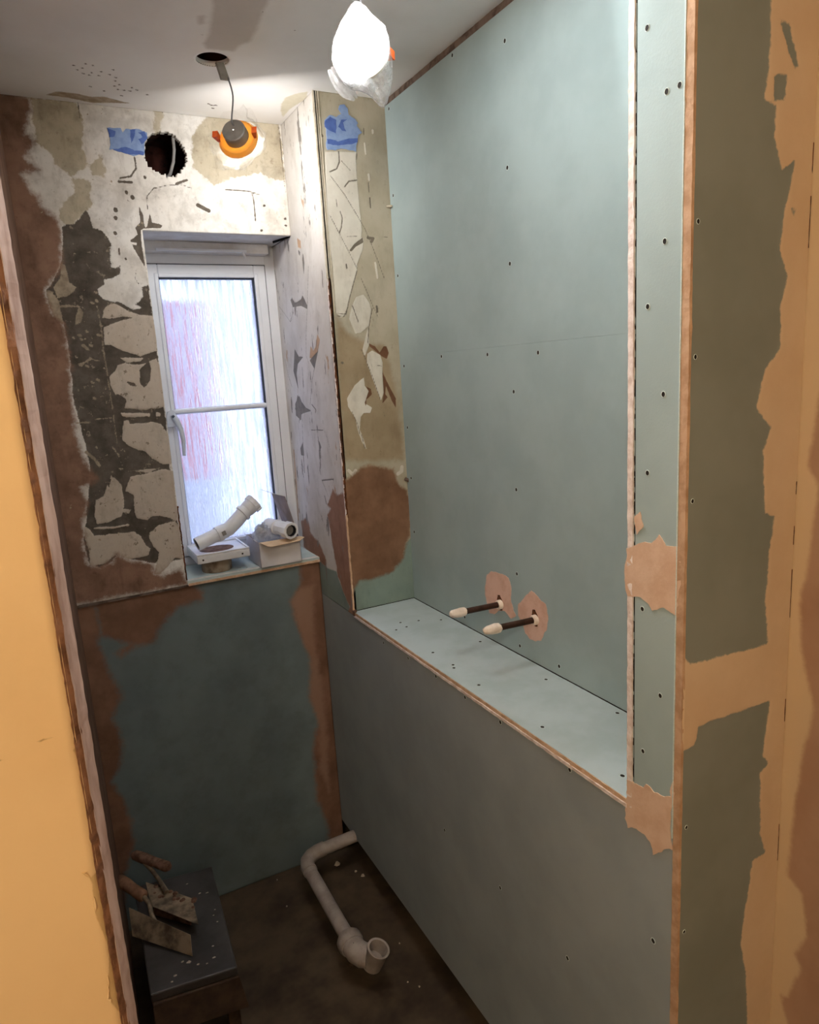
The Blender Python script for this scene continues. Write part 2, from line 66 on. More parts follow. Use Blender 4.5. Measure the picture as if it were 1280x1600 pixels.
'strip_patch': [('+',[(0.7739,1.4339),(0.7533,1.4432),(0.7226,1.4526),(0.7101,1.4667),(0.6975,1.4524),(0.6746,1.4552),(0.6732,1.3489),(0.7001,1.3583),(0.7213,1.3471),(0.728,1.3558),(0.7437,1.3623),(0.7714,1.3568)]),('+',[(0.7581,1.4858),(0.747,1.4954),(0.7402,1.4733),(0.7534,1.4589)]),('+',[(0.7725,1.0399),(0.7579,1.0411),(0.736,1.0444),(0.731,1.0535),(0.7211,1.0525),(0.7136,1.0482),(0.6968,1.0513),(0.6817,1.0587),(0.6761,1.0912),(0.6754,0.9701),(0.6906,0.9624),(0.7049,0.9467),(0.7147,0.936),(0.7199,0.9545),(0.7327,0.9618),(0.7509,0.9617),(0.7695,0.9515),(0.7764,0.9665),(0.7724,1.0046)])],
'end_plaster': [('+',[(0.9047,2.2447),(0.9114,2.1062),(0.9028,2.0427),(0.9285,2.0394),(0.9261,1.9992),(0.9446,1.9598),(0.9714,1.9746),(0.9669,1.9485),(0.9538,1.9055),(0.9465,1.8558),(0.9665,1.8226),(0.9533,1.7747),(0.9567,1.7506),(0.9587,1.7223),(0.926,1.6922),(0.9096,1.6393),(0.9474,1.6071),(0.9282,1.576),(0.9392,1.4804),(0.963,1.4734),(0.9538,1.4153),(0.9484,1.3338),(0.9606,1.2682),(0.9102,1.2687),(0.8494,1.2737),(0.787,1.2783),(0.7727,1.293),(0.7559,1.3007),(0.7596,1.133),(0.7745,1.1438),(0.8,1.1434),(0.8053,1.1732),(0.89,1.1717),(0.9716,1.1685),(0.9585,1.0753),(0.9728,1.0576),(0.9546,1.0421),(0.9611,0.9336),(0.9761,0.8889),(0.9457,0.8855),(0.9317,0.8087),(0.923,0.7422),(0.9395,0.6615),(0.9545,0.5021),(1.1984,0.3583),(1.1148,1.2367),(1.1317,1.7765),(1.0643,2.2772)]),('-',[(0.9267,2.1407),(0.9483,2.1382),(0.9732,2.089),(0.9615,2.089),(0.9439,2.1138)]),('-',[(0.921,2.0749),(0.9476,2.0782),(0.9436,2.0472),(0.923,2.0449)]),('-',[(0.9669,1.9127),(0.9808,1.9117),(0.9734,1.8998)])],
'hall_light': [('+',[(0.6444,1.3079),(0.6412,1.2488),(0.6313,1.2118),(0.6157,1.1568),(0.6271,1.0975),(0.6367,1.0108),(0.6408,0.9283),(0.6451,0.8429),(0.6185,0.8245),(0.6063,0.7545),(0.6248,0.7016),(0.611,0.6842),(0.6332,0.606),(0.6467,0.6041),(0.6152,0.5169),(0.7216,0.412),(0.7319,1.2824)]),('+',[(0.5664,2.1351),(0.6294,1.7031),(0.6464,1.5434),(0.6281,1.5162),(0.6346,1.4564),(0.6392,1.3745),(0.6477,1.3412),(0.6433,1.2575),(0.6989,1.2389),(0.7036,2.1953)])],
'yel_peel': [('+',[(-0.0205,1.2106),(-0.0168,1.1912),(-0.0147,1.174),(-0.0234,1.1226),(-0.0145,1.1008),(0.0025,1.0862),(0.0021,1.1458),(-0.0023,1.2132),(-0.0028,1.2577),(-0.0131,1.2653),(-0.0257,1.2676),(-0.0194,1.2556),(-0.0215,1.2221)]),('+',[(-0.0209,1.402),(-0.0157,1.3883),(-0.0098,1.3791),(-0.0096,1.3978)]),('+',[(-0.0057,1.347),(-0.0072,1.3177),(-0.0131,1.3019),(-0.0084,1.2909),(-0.0037,1.3073)]),('+',[(-0.0093,1.6929),(-0.0067,1.6927),(-0.0078,1.6784),(-0.0099,1.6828)])],
'yel_crack': [('s',[(-0.0751,1.4024),(-0.0611,1.4074),(-0.0452,1.4092),(-0.0285,1.4137)],0.0013),('s',[(-0.0958,1.2668),(-0.0954,1.2637)],0.0013),('s',[(-0.072,1.3425),(-0.0715,1.3395)],0.0013),('s',[(-0.0719,1.3652),(-0.0715,1.3622)],0.0013),('s',[(-0.0203,1.6066),(-0.019,1.6051)],0.0015),('s',[(-0.0193,1.5968),(-0.018,1.5953)],0.0015),('s',[(-0.0159,1.5919),(-0.0146,1.5904)],0.0015),('s',[(-0.0147,1.5676),(-0.0134,1.5661)],0.0015)],
'ceil_grey': [('+',[(0.3927,1.3807),(0.4327,1.5844),(0.4502,1.6898),(0.4471,1.7428),(0.4585,1.7693),(0.5194,1.7615),(0.526,1.728),(0.543,1.7016),(0.5396,1.6262),(0.5317,1.5643),(0.5297,1.5156),(0.5455,1.3208)]),('+',[(0.4128,1.6284),(0.4234,1.6216),(0.4277,1.6551),(0.4212,1.6635)])],
'ceil_mould': [('s',[(0.1885,1.9555),(0.1907,1.9575)],0.0031),('s',[(0.1973,1.9775),(0.1995,1.9796)],0.0031),('s',[(0.2113,1.9941),(0.2135,1.9963)],0.0032),('s',[(0.2134,1.9373),(0.2156,1.9392)],0.0031),('s',[(0.2292,1.9414),(0.2314,1.9433)],0.0031),('s',[(0.2293,1.9836),(0.2315,1.9857)],0.0032),('s',[(0.2462,1.9952),(0.2485,1.9974)],0.0032),('s',[(0.2497,1.9708),(0.252,1.9729)],0.0032),('s',[(0.2249,1.9996),(0.2272,2.0018)],0.0032),('s',[(0.207,1.9629),(0.2092,1.965)],0.0031),('s',[(0.2749,1.9507),(0.2772,1.9527)],0.0032),('s',[(0.2843,1.994),(0.2867,1.9962)],0.0032),('s',[(0.2851,2.0148),(0.2875,2.0171)],0.0033),('s',[(0.2695,1.9814),(0.2718,1.9835)],0.0032),('s',[(0.287,2.0483),(0.2895,2.0506)],0.0033),('s',[(0.2972,2.0355),(0.2996,2.0377)],0.0033),('s',[(0.3112,2.0674),(0.3138,2.0697)],0.0034),('s',[(0.3257,2.0674),(0.3283,2.0698)],0.0034),('s',[(0.3408,2.0558),(0.3434,2.0582)],0.0034),('s',[(0.3093,2.106),(0.3119,2.1085)],0.0035),('s',[(0.232,2.07),(0.2344,2.0724)],0.0033),('s',[(0.2654,2.0876),(0.2678,2.09)],0.0034),('s',[(0.3697,2.0792),(0.3724,2.0817)],0.0035),('s',[(0.328,2.0456),(0.3305,2.048)],0.0034),('s',[(0.2968,2.0673),(0.2993,2.0697)],0.0034),('s',[(0.5318,2.0922),(0.5349,2.0948)],0.0036),('s',[(0.5413,2.1),(0.5445,2.1026)],0.0036),('s',[(0.5523,2.0964),(0.5555,2.099)],0.0036),('s',[(0.5489,2.1197),(0.5521,2.1224)],0.0037),('s',[(0.6195,1.6187),(0.6204,1.6184)],0.0023),('s',[(0.5317,1.5643),(0.5325,1.564)],0.0022),('s',[(0.4354,1.7066),(0.4362,1.7063)],0.0023)],
'ceil_tan': [('+',[(0.1326,2.1597),(0.1596,2.1262),(0.21,2.129),(0.2393,2.141),(0.2673,2.1267),(0.3352,2.1528),(0.2418,2.1799),(0.1945,2.1643)])],
'ceil_cream': [('+',[(0.7216,2.0327),(0.7175,1.9851),(0.7355,1.9508),(0.7611,1.9292),(0.7741,1.9761),(0.7543,2.0629),(0.7555,2.1267),(0.7329,2.0802)])],
'crumb': [(0.7138,2.1252),(0.7694,2.0222),(0.7562,2.0551),(0.7445,1.6911),(0.7025,1.5557),(0.723,1.5246),(0.4927,2.0261),(0.5029,2.1647)],
}

# ------------------------------------------------------------------ colour and materials
def hexc(h):
    h = h.lstrip('#'); v = [int(h[i:i+2], 16)/255 for i in (0, 2, 4)]
    return tuple(x/12.92 if x <= .04045 else ((x+.055)/1.055)**2.4 for x in v)+(1,)
def nd(t, typ, **kw):
    n = t.nodes.new(typ)
    for k, v in kw.items(): setattr(n, k, v)
    return n
def noise_fac(t, scale, detail=4, rough=.6, stretch=None):
    tc = nd(t, 'ShaderNodeTexCoord'); n = nd(t, 'ShaderNodeTexNoise')
    n.inputs['Scale'].default_value = scale; n.inputs['Detail'].default_value = detail; n.inputs['Roughness'].default_value = rough
    if stretch:
        mp = nd(t, 'ShaderNodeMapping'); mp.inputs['Scale'].default_value = stretch
        t.links.new(tc.outputs['Object'], mp.inputs[0]); t.links.new(mp.outputs[0], n.inputs['Vector'])
    else: t.links.new(tc.outputs['Object'], n.inputs['Vector'])
    return n.outputs['Fac']
def math_(t, op, a, b=None, c=None):
    m = nd(t, 'ShaderNodeMath', operation=op)
    for i, v in enumerate((a, b, c)):
        if v is None: continue
        if isinstance(v, (int, float)): m.inputs[i].default_value = v
        else: t.links.new(v, m.inputs[i])
    return m.outputs[0]
def ramp(t, fac, lo, hi, a=0., b=1.):
    m = nd(t, 'ShaderNodeMapRange', interpolation_type='SMOOTHSTEP')
    t.links.new(fac, m.inputs[0])
    for i, v in zip((1, 2, 3, 4), (lo, hi, a, b)): m.inputs[i].default_value = v
    return m.outputs[0]
def mixc(t, fac, a, b, blend='MIX'):
    m = nd(t, 'ShaderNodeMix', data_type='RGBA', blend_type=blend)
    for s, v in ((m.inputs[0], fac), (m.inputs[6], a), (m.inputs[7], b)):
        if isinstance(v, (int, float)): s.default_value = v
        elif isinstance(v, tuple): s.default_value = v
        else: t.links.new(v, s)
    return m.outputs[2]
def new_mat(name):
    m = bpy.data.materials.new(name); m.use_nodes = True
    return m, m.node_tree, m.node_tree.nodes['Principled BSDF']
def var_col(t, c, c2, scale, lo=.35, hi=.68, stretch=None, detail=4):
    return mixc(t, ramp(t, noise_fac(t, scale, detail, .62, stretch), lo, hi), c, c2)
def bump(t, bs, h, strength, dist=.002):
    b = nd(t, 'ShaderNodeBump'); b.inputs['Strength'].default_value = strength; b.inputs['Distance'].default_value = dist
    t.links.new(h, b.inputs['Height']); t.links.new(b.outputs[0], bs.inputs['Normal'])
def simple(name, c, c2=None, scale=12, rough=.8, bumps=.25, bscale=120, metal=0., stretch=None, lo=.35, hi=.68, spec=.3, bdist=.002):
    m, t, bs = new_mat(name)
    col = var_col(t, hexc(c), hexc(c2 or c), scale, lo, hi, stretch)
    t.links.new(col, bs.inputs['Base Color']); bs.inputs['Roughness'].default_value = rough
    bs.inputs['Metallic'].default_value = metal; bs.inputs['Specular IOR Level'].default_value = spec
    if bumps: bump(t, bs, noise_fac(t, bscale, 5, .6, stretch), bumps, bdist)
    return m
def layered(name, base, layers, rough=.88, fine=.3, specks=None, grime=None, rag=1.1):
    """base=(c1,c2,scale); layers=[(attr,(c1,c2,scale),edge_width,noise_amp,noise_scale,height)]"""
    m, t, bs = new_mat(name)
    col = var_col(t, hexc(base[0]), hexc(base[1]), base[2])
    h = math_(t, 'MULTIPLY', noise_fac(t, 160, 5), .25)
    h = math_(t, 'ADD', h, math_(t, 'MULTIPLY', noise_fac(t, 22, 5), .5))
    for attr, c, w, amp, ns, ht in layers:
        a = nd(t, 'ShaderNodeAttribute', attribute_name=attr)
        n = math_(t, 'MULTIPLY', math_(t, 'SUBTRACT', noise_fac(t, ns, 6, .62), .5), amp*2)
        n2 = math_(t, 'MULTIPLY', math_(t, 'SUBTRACT', noise_fac(t, ns*4.5, 5, .65), .5), amp*rag)
        fac = ramp(t, math_(t, 'ADD', math_(t, 'ADD', a.outputs['Fac'], n), n2), -w, w)
        cc = var_col(t, hexc(c[0]), hexc(c[1]), c[2], .3, .7, None, 8)
        col = mixc(t, fac, col, cc)
        if ht: h = math_(t, 'ADD', h, math_(t, 'MULTIPLY', fac, ht))
    if specks:
        for sp_ in specks:
            c, sc, th, attr = sp_[:4]
            fac = ramp(t, noise_fac(t, sc, 5, .62, sp_[4] if len(sp_) > 4 else None), th, th+.02)
            if attr:
                a = nd(t, 'ShaderNodeAttribute', attribute_name=attr)
                fac = math_(t, 'MULTIPLY', fac, ramp(t, a.outputs['Fac'], 0, .006))
            col = mixc(t, fac, col, hexc(c))
    if grime:
        for sc, lo, a0_, a1_, st in grime:
            g = ramp(t, noise_fac(t, sc, 9, .68, st), a0_, a1_, lo, 1.0)
            rgb = nd(t, 'ShaderNodeCombineColor')
            for k_ in range(3): t.links.new(math_(t, 'POWER', g, (.94, 1.0, 1.07)[k_]), rgb.inputs[k_])
            col = mixc(t, 1.0, col, rgb.outputs[0], 'MULTIPLY')
    t.links.new(col, bs.inputs['Base Color']); bs.inputs['Roughness'].default_value = rough
    bs.inputs['Specular IOR Level'].default_value = .25
    bump(t, bs, h, fine, .0025)
    return m

GREEN = ('A6B8B2', '9CAFA9', 5)
M = {}
M['green'] = simple('moisture_board', 'A2B3B4', '99AAAB', 5, .85, .12, 260)
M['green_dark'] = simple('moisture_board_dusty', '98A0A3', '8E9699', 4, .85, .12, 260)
M['gypsum_edge'] = simple('gypsum_core', 'EDE2DE', 'D2C0B8', 60, .9, .8, 90)
M['tan_edge'] = simple('tan_board_edge', 'DABA9E', 'C29E80', 40, .9, .6, 90)
M['plaster_patch'] = simple('pink_filler', 'D9BBA3', 'CFAC92', 25, .85, .35, 70)
M['paper'] = simple('blue_wallpaper', '8FA7D0', '7F98C6', 60, .8, .2, 120)
M['motif'] = simple('dark_blue_print', '5670B4', '4C64A6', 70, .8, .2, 120)
M['hole'] = simple('screw_hole', '15110E', '2A211B', 400, .9, .2, 400)
M['paper_ring'] = simple('torn_paper_rim', 'C3D0CC', 'D5DEDA', 300, .9, .2, 300)
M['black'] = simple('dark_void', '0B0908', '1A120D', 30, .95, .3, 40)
M['void_brick'] = simple('dark_brick_dust', '45221A', '0C0807', 22, .95, .6, 60)
M['timber'] = simple('dark_brown_timber', '5C4A38', '45362A', 20, .9, .4, 60)  # dark brown wood of the studs and the pipe prop
M['masonry'] = simple('masonry', '7A6A5E', '5F5148', 10, .95, .4, 30)
M['upvc'] = simple('white_upvc', 'E3E6EC', 'DCDFE6', 8, .38, .03, 60, spec=.5)
M['timber_white'] = simple('painted_white_timber', 'E2E2E4', 'CFCDCB', 14, .6, .3, 50)
M['gasket'] = simple('grey_gasket', '3B4350', '2F3641', 40, .7, .1, 60)
M['plastic'] = simple('white_plastic', 'E9EAEC', 'DEDFE1', 18, .4, .05, 60, spec=.5)
M['plastic_dirty'] = simple('dusty_white_plastic', 'ABA099', '8F847D', 14, .7, .25, 60)
M['rubber'] = simple('black_rubber', '14151A', '1E1F24', 50, .6, .1, 60)
M['card_white'] = simple('white_carton_board', 'E4E2E6', 'D9D6DA', 10, .8, .1, 150)
M['card_brown'] = simple('bare_carton_board', 'D9BE9E', 'C9AC8B', 20, .85, .2, 150)
M['copper'] = simple('tarnished_copper', '4C342A', '38271F', 40, .55, .2, 80, metal=.45)
M['tape'] = simple('white_tape', 'EFE0D2', 'DDCBBB', 50, .85, .7, 110)
M['bead'] = simple('cream_bead', 'CFC6B4', 'B4A994', 40, .85, .5, 60)
M['rust'] = simple('rusty_gap', '6B3E22', '2A1A12', 45, .95, .9, 60)
M['steel'] = simple('dirty_trowel_steel', 'AD9A82', '5E5246', 18, .6, .3, 60, metal=.35)
M['wood_handle'] = simple('worn_handle', '9A7258', '6B4A38', 22, .8, .4, 60)
M['mortar'] = simple('crusted_plaster', '8A6A58', '5A4034', 40, .95, 1.0, 50)
M['platform'] = simple('splashed_grey_boards', '4E4B4B', '3A3736', 9, .42, .3, 40, spec=.5)
M['platform_wood'] = simple('muddy_timber', '544437', '3A2E26', 14, .9, .4, 40)
M['crumb'] = simple('plaster_crumb', 'CFC3B4', 'A99A8A', 60, .9, .5, 90)
M['cord'] = simple('grey_cord', '77777B', '66666A', 30, .6, 0, 60)
M['cable'] = simple('pale_cable', 'A9A7A4', '8F8D8A', 30, .6, 0, 60)
M['conn'] = simple('grey_connector', '8E8A84', '7A766F', 30, .6, .1, 60)
M['can'] = simple('grey_heat_sink', '8B8782', '7C7873', 30, .5, .1, 60, metal=.3)
M['flange_white'] = simple('white_flange', 'ECEBE6', 'E0DED8', 30, .4, 0, 60)
M['clip'] = simple('orange_spring_clip', 'E06A30', 'D85A24', 30, .5, 0, 60)
M['filler_dark'] = simple('brown_gap_filler', '7A6A60', '4A3A32', 30, .95, .8, 50)
M['hall_plain'] = simple('hall_plaster', 'E2D3BE', 'D8C8B2', 4, .9, .2, 40)
M['floor'] = simple('muddy_concrete', '5A4B3A', '33281F', 5, .75, .5, 30, lo=.3, hi=.72)

def m_emit(name, c, s):
    m = bpy.data.materials.new(name); m.use_nodes = True; t = m.node_tree
    t.nodes.clear(); e = nd(t, 'ShaderNodeEmission'); o = nd(t, 'ShaderNodeOutputMaterial')
    e.inputs[0].default_value = c; e.inputs[1].default_value = s; t.links.new(e.outputs[0], o.inputs[0]); return m
M['led'] = m_emit('led_face', (.95, .98, 1.0, 1), LED_OPEN)
M['led_dim'] = m_emit('led_face_muffled', (1.0, .98, .95, 1), LED_TURNED)
M['bulb'] = m_emit('warm_bulb', (1.0, .885, .67, 1), HALL_STRENGTH)

def m_bag(lo=.12, hi=.5, name='clear_polythene', tint=(.9, .9, .9, 1)):
    m = bpy.data.materials.new(name); m.use_nodes = True; t = m.node_tree; t.nodes.clear()
    o = nd(t, 'ShaderNodeOutputMaterial'); tr = nd(t, 'ShaderNodeBsdfTransparent'); tl = nd(t, 'ShaderNodeBsdfTranslucent'); gl = nd(t, 'ShaderNodeBsdfGlossy')
    df = nd(t, 'ShaderNodeBsdfDiffuse')
    tr.inputs[0].default_value = (.96, .96, .96, 1); tl.inputs[0].default_value = tint; gl.inputs['Roughness'].default_value = .2; df.inputs[0].default_value = tuple(x*.88 for x in tint[:3])+(1,)
    a = nd(t, 'ShaderNodeAddShader'); mx0 = nd(t, 'ShaderNodeMixShader'); mx0.inputs[0].default_value = .5
    t.links.new(tl.outputs[0], mx0.inputs[1]); t.links.new(df.outputs[0], mx0.inputs[2])
    mx1 = nd(t, 'ShaderNodeMixShader'); mx1.inputs[0].default_value = .2
    t.links.new(mx0.outputs[0], mx1.inputs[1]); t.links.new(gl.outputs[0], mx1.inputs[2])
    mx = nd(t, 'ShaderNodeMixShader')
    f = ramp(t, noise_fac(t, 28, 5, .7), .42, .66, lo, hi); t.links.new(f, mx.inputs[0])
    t.links.new(tr.outputs[0], mx.inputs[1]); t.links.new(mx1.outputs[0], mx.inputs[2]); t.links.new(mx.outputs[0], o.inputs[0])
    t.nodes.remove(a); return m
M['bag'] = m_bag(.28, .66); M['bag_thin'] = m_bag(.012, .09, 'thin_clear_polythene')
def m_amber():
    m, t, bs = new_mat('amber_flange'); bs.inputs['Base Color'].default_value = hexc('C09048'); bs.inputs['Roughness'].default_value = .4
    o = t.nodes['Material Output']; tl = nd(t, 'ShaderNodeBsdfTranslucent'); tl.inputs[0].default_value = (.8, .5, .14, 1)
    mx = nd(t, 'ShaderNodeMixShader'); mx.inputs[0].default_value = .12
    t.links.new(bs.outputs[0], mx.inputs[1]); t.links.new(tl.outputs[0], mx.inputs[2]); t.links.new(mx.outputs[0], o.inputs[0]); return m
M['amber'] = m_amber()
def m_glass():
    # obscured glass: vertical rivulet relief, partly diffusing
    m = bpy.data.materials.new('rivulet_glass'); m.use_nodes = True; t = m.node_tree; t.nodes.clear()
    o = nd(t, 'ShaderNodeOutputMaterial'); rf = nd(t, 'ShaderNodeBsdfRefraction'); tl = nd(t, 'ShaderNodeBsdfTranslucent'); gl = nd(t, 'ShaderNodeBsdfGlossy')
    rf.inputs['IOR'].default_value = 1.2; rf.inputs['Roughness'].default_value = .18; rf.inputs[0].default_value = (.97, .98, 1, 1)
    tl.inputs[0].default_value = (.86, .9, 1, 1); gl.inputs['Roughness'].default_value = .15
    n1 = noise_fac(t, 30, 4, .6, (3.2, 1, .22)); n2 = noise_fac(t, 75, 3, .6, (2.2, 1, .3))
    h = math_(t, 'ADD', n1, math_(t, 'MULTIPLY', n2, .5))
    b = nd(t, 'ShaderNodeBump'); b.inputs['Strength'].default_value = 1.0; b.inputs['Distance'].default_value = .004
    t.links.new(h, b.inputs['Height'])
    for n in (rf, gl): t.links.new(b.outputs[0], n.inputs['Normal'])
    mx = nd(t, 'ShaderNodeMixShader'); f = ramp(t, h, .6, .9, .08, .55); t.links.new(f, mx.inputs[0])
    t.links.new(rf.outputs[0], mx.inputs[1]); t.links.new(tl.outputs[0], mx.inputs[2])
    mx2 = nd(t, 'ShaderNodeMixShader'); mx2.inputs[0].default_value = .04
    t.links.new(mx.outputs[0], mx2.inputs[1]); t.links.new(gl.outputs[0], mx2.inputs[2]); t.links.new(mx2.outputs[0], o.inputs[0]); return m
M['glass'] = m_glass()

# ------------------------------------------------------------------ mesh helpers
def link(o, parent=None):
    COL.objects.link(o)
    if parent is not None: o.parent = parent
    return o
def tag(o, label, cat, group=None, kind=None):
    o['label'] = label; o['category'] = cat
    if group: o['group'] = group
    if kind: o['kind'] = kind
    return o
def struct(o, label, cat): return tag(o, label, cat, kind='structure')
def empty(name, loc=(0, 0, 0)):
    o = bpy.data.objects.new(name, None); o.location = loc; o.empty_display_size = .05; return link(o)
class MB:
    def __init__(s): s.v = []; s.f = []
    def add(s, vs, fs):
        k = len(s.v); s.v += [tuple(p) for p in vs]; s.f += [tuple(i+k for i in q) for q in fs]; return s
    def box(s, a, b):
        x0, y0, z0 = a; x1, y1, z1 = b
        return s.add([(x0,y0,z0),(x1,y0,z0),(x1,y1,z0),(x0,y1,z0),(x0,y0,z1),(x1,y0,z1),(x1,y1,z1),(x0,y1,z1)],
                     [(0,3,2,1),(4,5,6,7),(0,1,5,4),(1,2,6,5),(2,3,7,6),(3,0,4,7)])
    def hexa(s, bot, top):
        return s.add(list(bot)+list(top), [(3,2,1,0),(4,5,6,7),(0,1,5,4),(1,2,6,5),(2,3,7,6),(3,0,4,7)])
    def prism(s, poly, place, d0, d1):
        n = len(poly); vs = [place(u, v, d0) for u, v in poly]+[place(u, v, d1) for u, v in poly]
        return s.add(vs, [tuple(range(n, 2*n)), tuple(range(n-1, -1, -1))]+[(i, (i+1) % n, n+(i+1) % n, n+i) for i in range(n)])
    def tube(s, pts, rad, seg=16, caps=True, squash=None):
        pts = [Vector(p) for p in pts]; n = len(pts)
        rad = [rad]*n if isinstance(rad, (int, float)) else list(rad)
        k = len(s.v); t0 = (pts[1]-pts[0]).normalized()
        a = t0.orthogonal().normalized()
        for i, p in enumerate(pts):
            t1 = ((pts[min(i+1, n-1)]-pts[i]).normalized()+(pts[i]-pts[max(i-1, 0)]).normalized())
            t1 = t1.normalized() if t1.length > 1e-6 else t0
            if i: a = (t0.rotation_difference(t1) @ a)
            a = (a-t1*a.dot(t1)).normalized(); b = t1.cross(a); t0 = t1
            for j in range(seg):
                th = 2*math.pi*j/seg
                s.v.append(tuple(p+(a*math.cos(th)+b*math.sin(th))*rad[i]))
        for i in range(n-1):
            for j in range(seg):
                j2 = (j+1) % seg
                s.f.append((k+i*seg+j, k+i*seg+j2, k+(i+1)*seg+j2, k+(i+1)*seg+j))
        if caps:
            s.f.append(tuple(k+j for j in range(seg-1, -1, -1))); s.f.append(tuple(k+(n-1)*seg+j for j in range(seg)))
        return s
    def lathe(s, c, ax, prof, seg=28):
        """prof=[(along,r)...] about axis ax through c"""
        ax = Vector(ax).normalized(); a = ax.orthogonal().normalized(); b = ax.cross(a); c = Vector(c); k = len(s.v); n = len(prof)
        for h, r in prof:
            for j in range(seg):
                th = 2*math.pi*j/seg; s.v.append(tuple(c+ax*h+(a*math.cos(th)+b*math.sin(th))*r))
        for i in range(n-1):
            for j in range(seg):
                j2 = (j+1) % seg; s.f.append((k+i*seg+j, k+i*seg+j2, k+(i+1)*seg+j2, k+(i+1)*seg+j))
        return s
    def build(s, name, mat, parent=None, smooth=False, bevel=0):
        me = bpy.data.meshes.new(name); me.from_pydata(s.v, [], s.f); me.validate(); me.update()
        if mat: me.materials.append(M[mat] if isinstance(mat, str) else mat)
        o = link(bpy.data.objects.new(name, me), parent)
        if smooth:
            me.polygons.foreach_set('use_smooth', [True]*len(me.polygons))
            md = o.modifiers.new('edge', 'EDGE_SPLIT'); md.split_angle = math.radians(38)
        if bevel:
            b = o.modifiers.new('bevel', 'BEVEL'); b.width = bevel; b.segments = 2; b.limit_method = 'ANGLE'
        return o
def place_far(val): return lambda u, v, d: (u, val-d, v)        # faces -y
def place_x(val): return lambda u, v, d: (val-d, u, v)          # faces -x
def place_dn(val): return lambda u, v, d: (u, v, val-d)
def place_up(val): return lambda u, v, d: (u, v, val+d)
def ragged(poly, amp=.0012, seg=.003, rnd=R):
    """break up a drawn outline by midpoint displacement"""
    pts = [Vector(p) for p in poly]
    for _ in range(5):
        out = []; n = len(pts); grew = False
        for i in range(n):
            a = pts[i]; c = pts[(i+1) % n]; L = (c-a).length; out.append(a)
            if L > seg:
                d = c-a; nrm = Vector((-d.y, d.x)); w = .085 if amp > .0008 else .07
                out.append((a+c)/2+nrm*rnd.uniform(-w, w)); grew = True
        pts = out
        if not grew: break
    return [(p.x, p.y) for p in pts]
def ragged_bar(mb, p0, p1, a, b, n, j, rnd=R):
    """bar from p0 to p1 with section a x b, edges broken by j"""
    p0, p1, a, b = map(Vector, (p0, p1, a, b)); k = len(mb.v)
    ha = a.normalized(); hb = b.normalized()
    sd_ = rnd.uniform(0, 50); L = (p1-p0).length
    for i in range(n+1):
        p = p0.lerp(p1, i/n); s = L*i/n
        for ci, q in enumerate((p, p+a, p+a+b, p+b)):
            k1 = mnoise.noise(Vector((s*70, ci*7.3+sd_, 0)))*1.1+mnoise.noise(Vector((s*260, ci*3.1+sd_, 5)))*.7+(rnd.random() < .04)*rnd.uniform(-1.2, 1.2)
            k2 = mnoise.noise(Vector((s*70, ci*5.7+sd_, 9)))*.9
            mb.v.append(tuple(q+ha*j*k1+hb*j*k2))
    for i in range(n):
        for c in range(4):
            d = (c+1) % 4; mb.f.append((k+4*i+c, k+4*i+d, k+4*i+4+d, k+4*i+4+c))
    mb.f.append((k+3, k+2, k+1, k)); mb.f.append((k+4*n, k+4*n+1, k+4*n+2, k+4*n+3)); return mb
def sd_poly(poly, X, Y):
    P = np.array(poly); n = len(P); d2 = np.full(X.shape, 1e9); ins = np.zeros(X.shape, bool)
    for i in range(n):
        a = P[i]; b = P[(i+1) % n]; e = b-a; wx = X-a[0]; wy = Y-a[1]
        t = np.clip((wx*e[0]+wy*e[1])/max(e@e, 1e-12), 0, 1)
        d2 = np.minimum(d2, (wx-e[0]*t)**2+(wy-e[1]*t)**2)
        c = (a[1] > Y) != (b[1] > Y)
        with np.errstate(divide='ignore', invalid='ignore'):
            ins ^= c & (X < e[0]*(Y-a[1])/(e[1] if e[1] else 1e-12)+a[0])
    d = np.sqrt(d2); return np.where(ins, d, -d)
def sd_line(pts, X, Y):
    d2 = np.full(X.shape, 1e9); P = np.array(pts)
    for a, b in zip(P[:-1], P[1:]):
        e = b-a; wx = X-a[0]; wy = Y-a[1]; t = np.clip((wx*e[0]+wy*e[1])/max(e@e, 1e-12), 0, 1)
        d2 = np.minimum(d2, (wx-e[0]*t)**2+(wy-e[1]*t)**2)
    return np.sqrt(d2)
CLIP = .03
def field(shapes, X, Y):
    sd = np.full(X.shape, -CLIP)
    for s in shapes:
        P = np.array(s[1]); lo = P.min(0)-CLIP; hi = P.max(0)+CLIP
        idx = (X >= lo[0]) & (X <= hi[0]) & (Y >= lo[1]) & (Y <= hi[1])
        if not idx.any(): continue
        x = X[idx]; y = Y[idx]
        if s[0] == 's': v = np.maximum(sd[idx], s[2]-sd_line(s[1], x, y))
        elif s[0] == '+': v = np.maximum(sd[idx], sd_poly(s[1], x, y))
        else: v = np.minimum(sd[idx], -sd_poly(s[1], x, y))
        sd[idx] = np.clip(v, -CLIP, CLIP)
    return sd
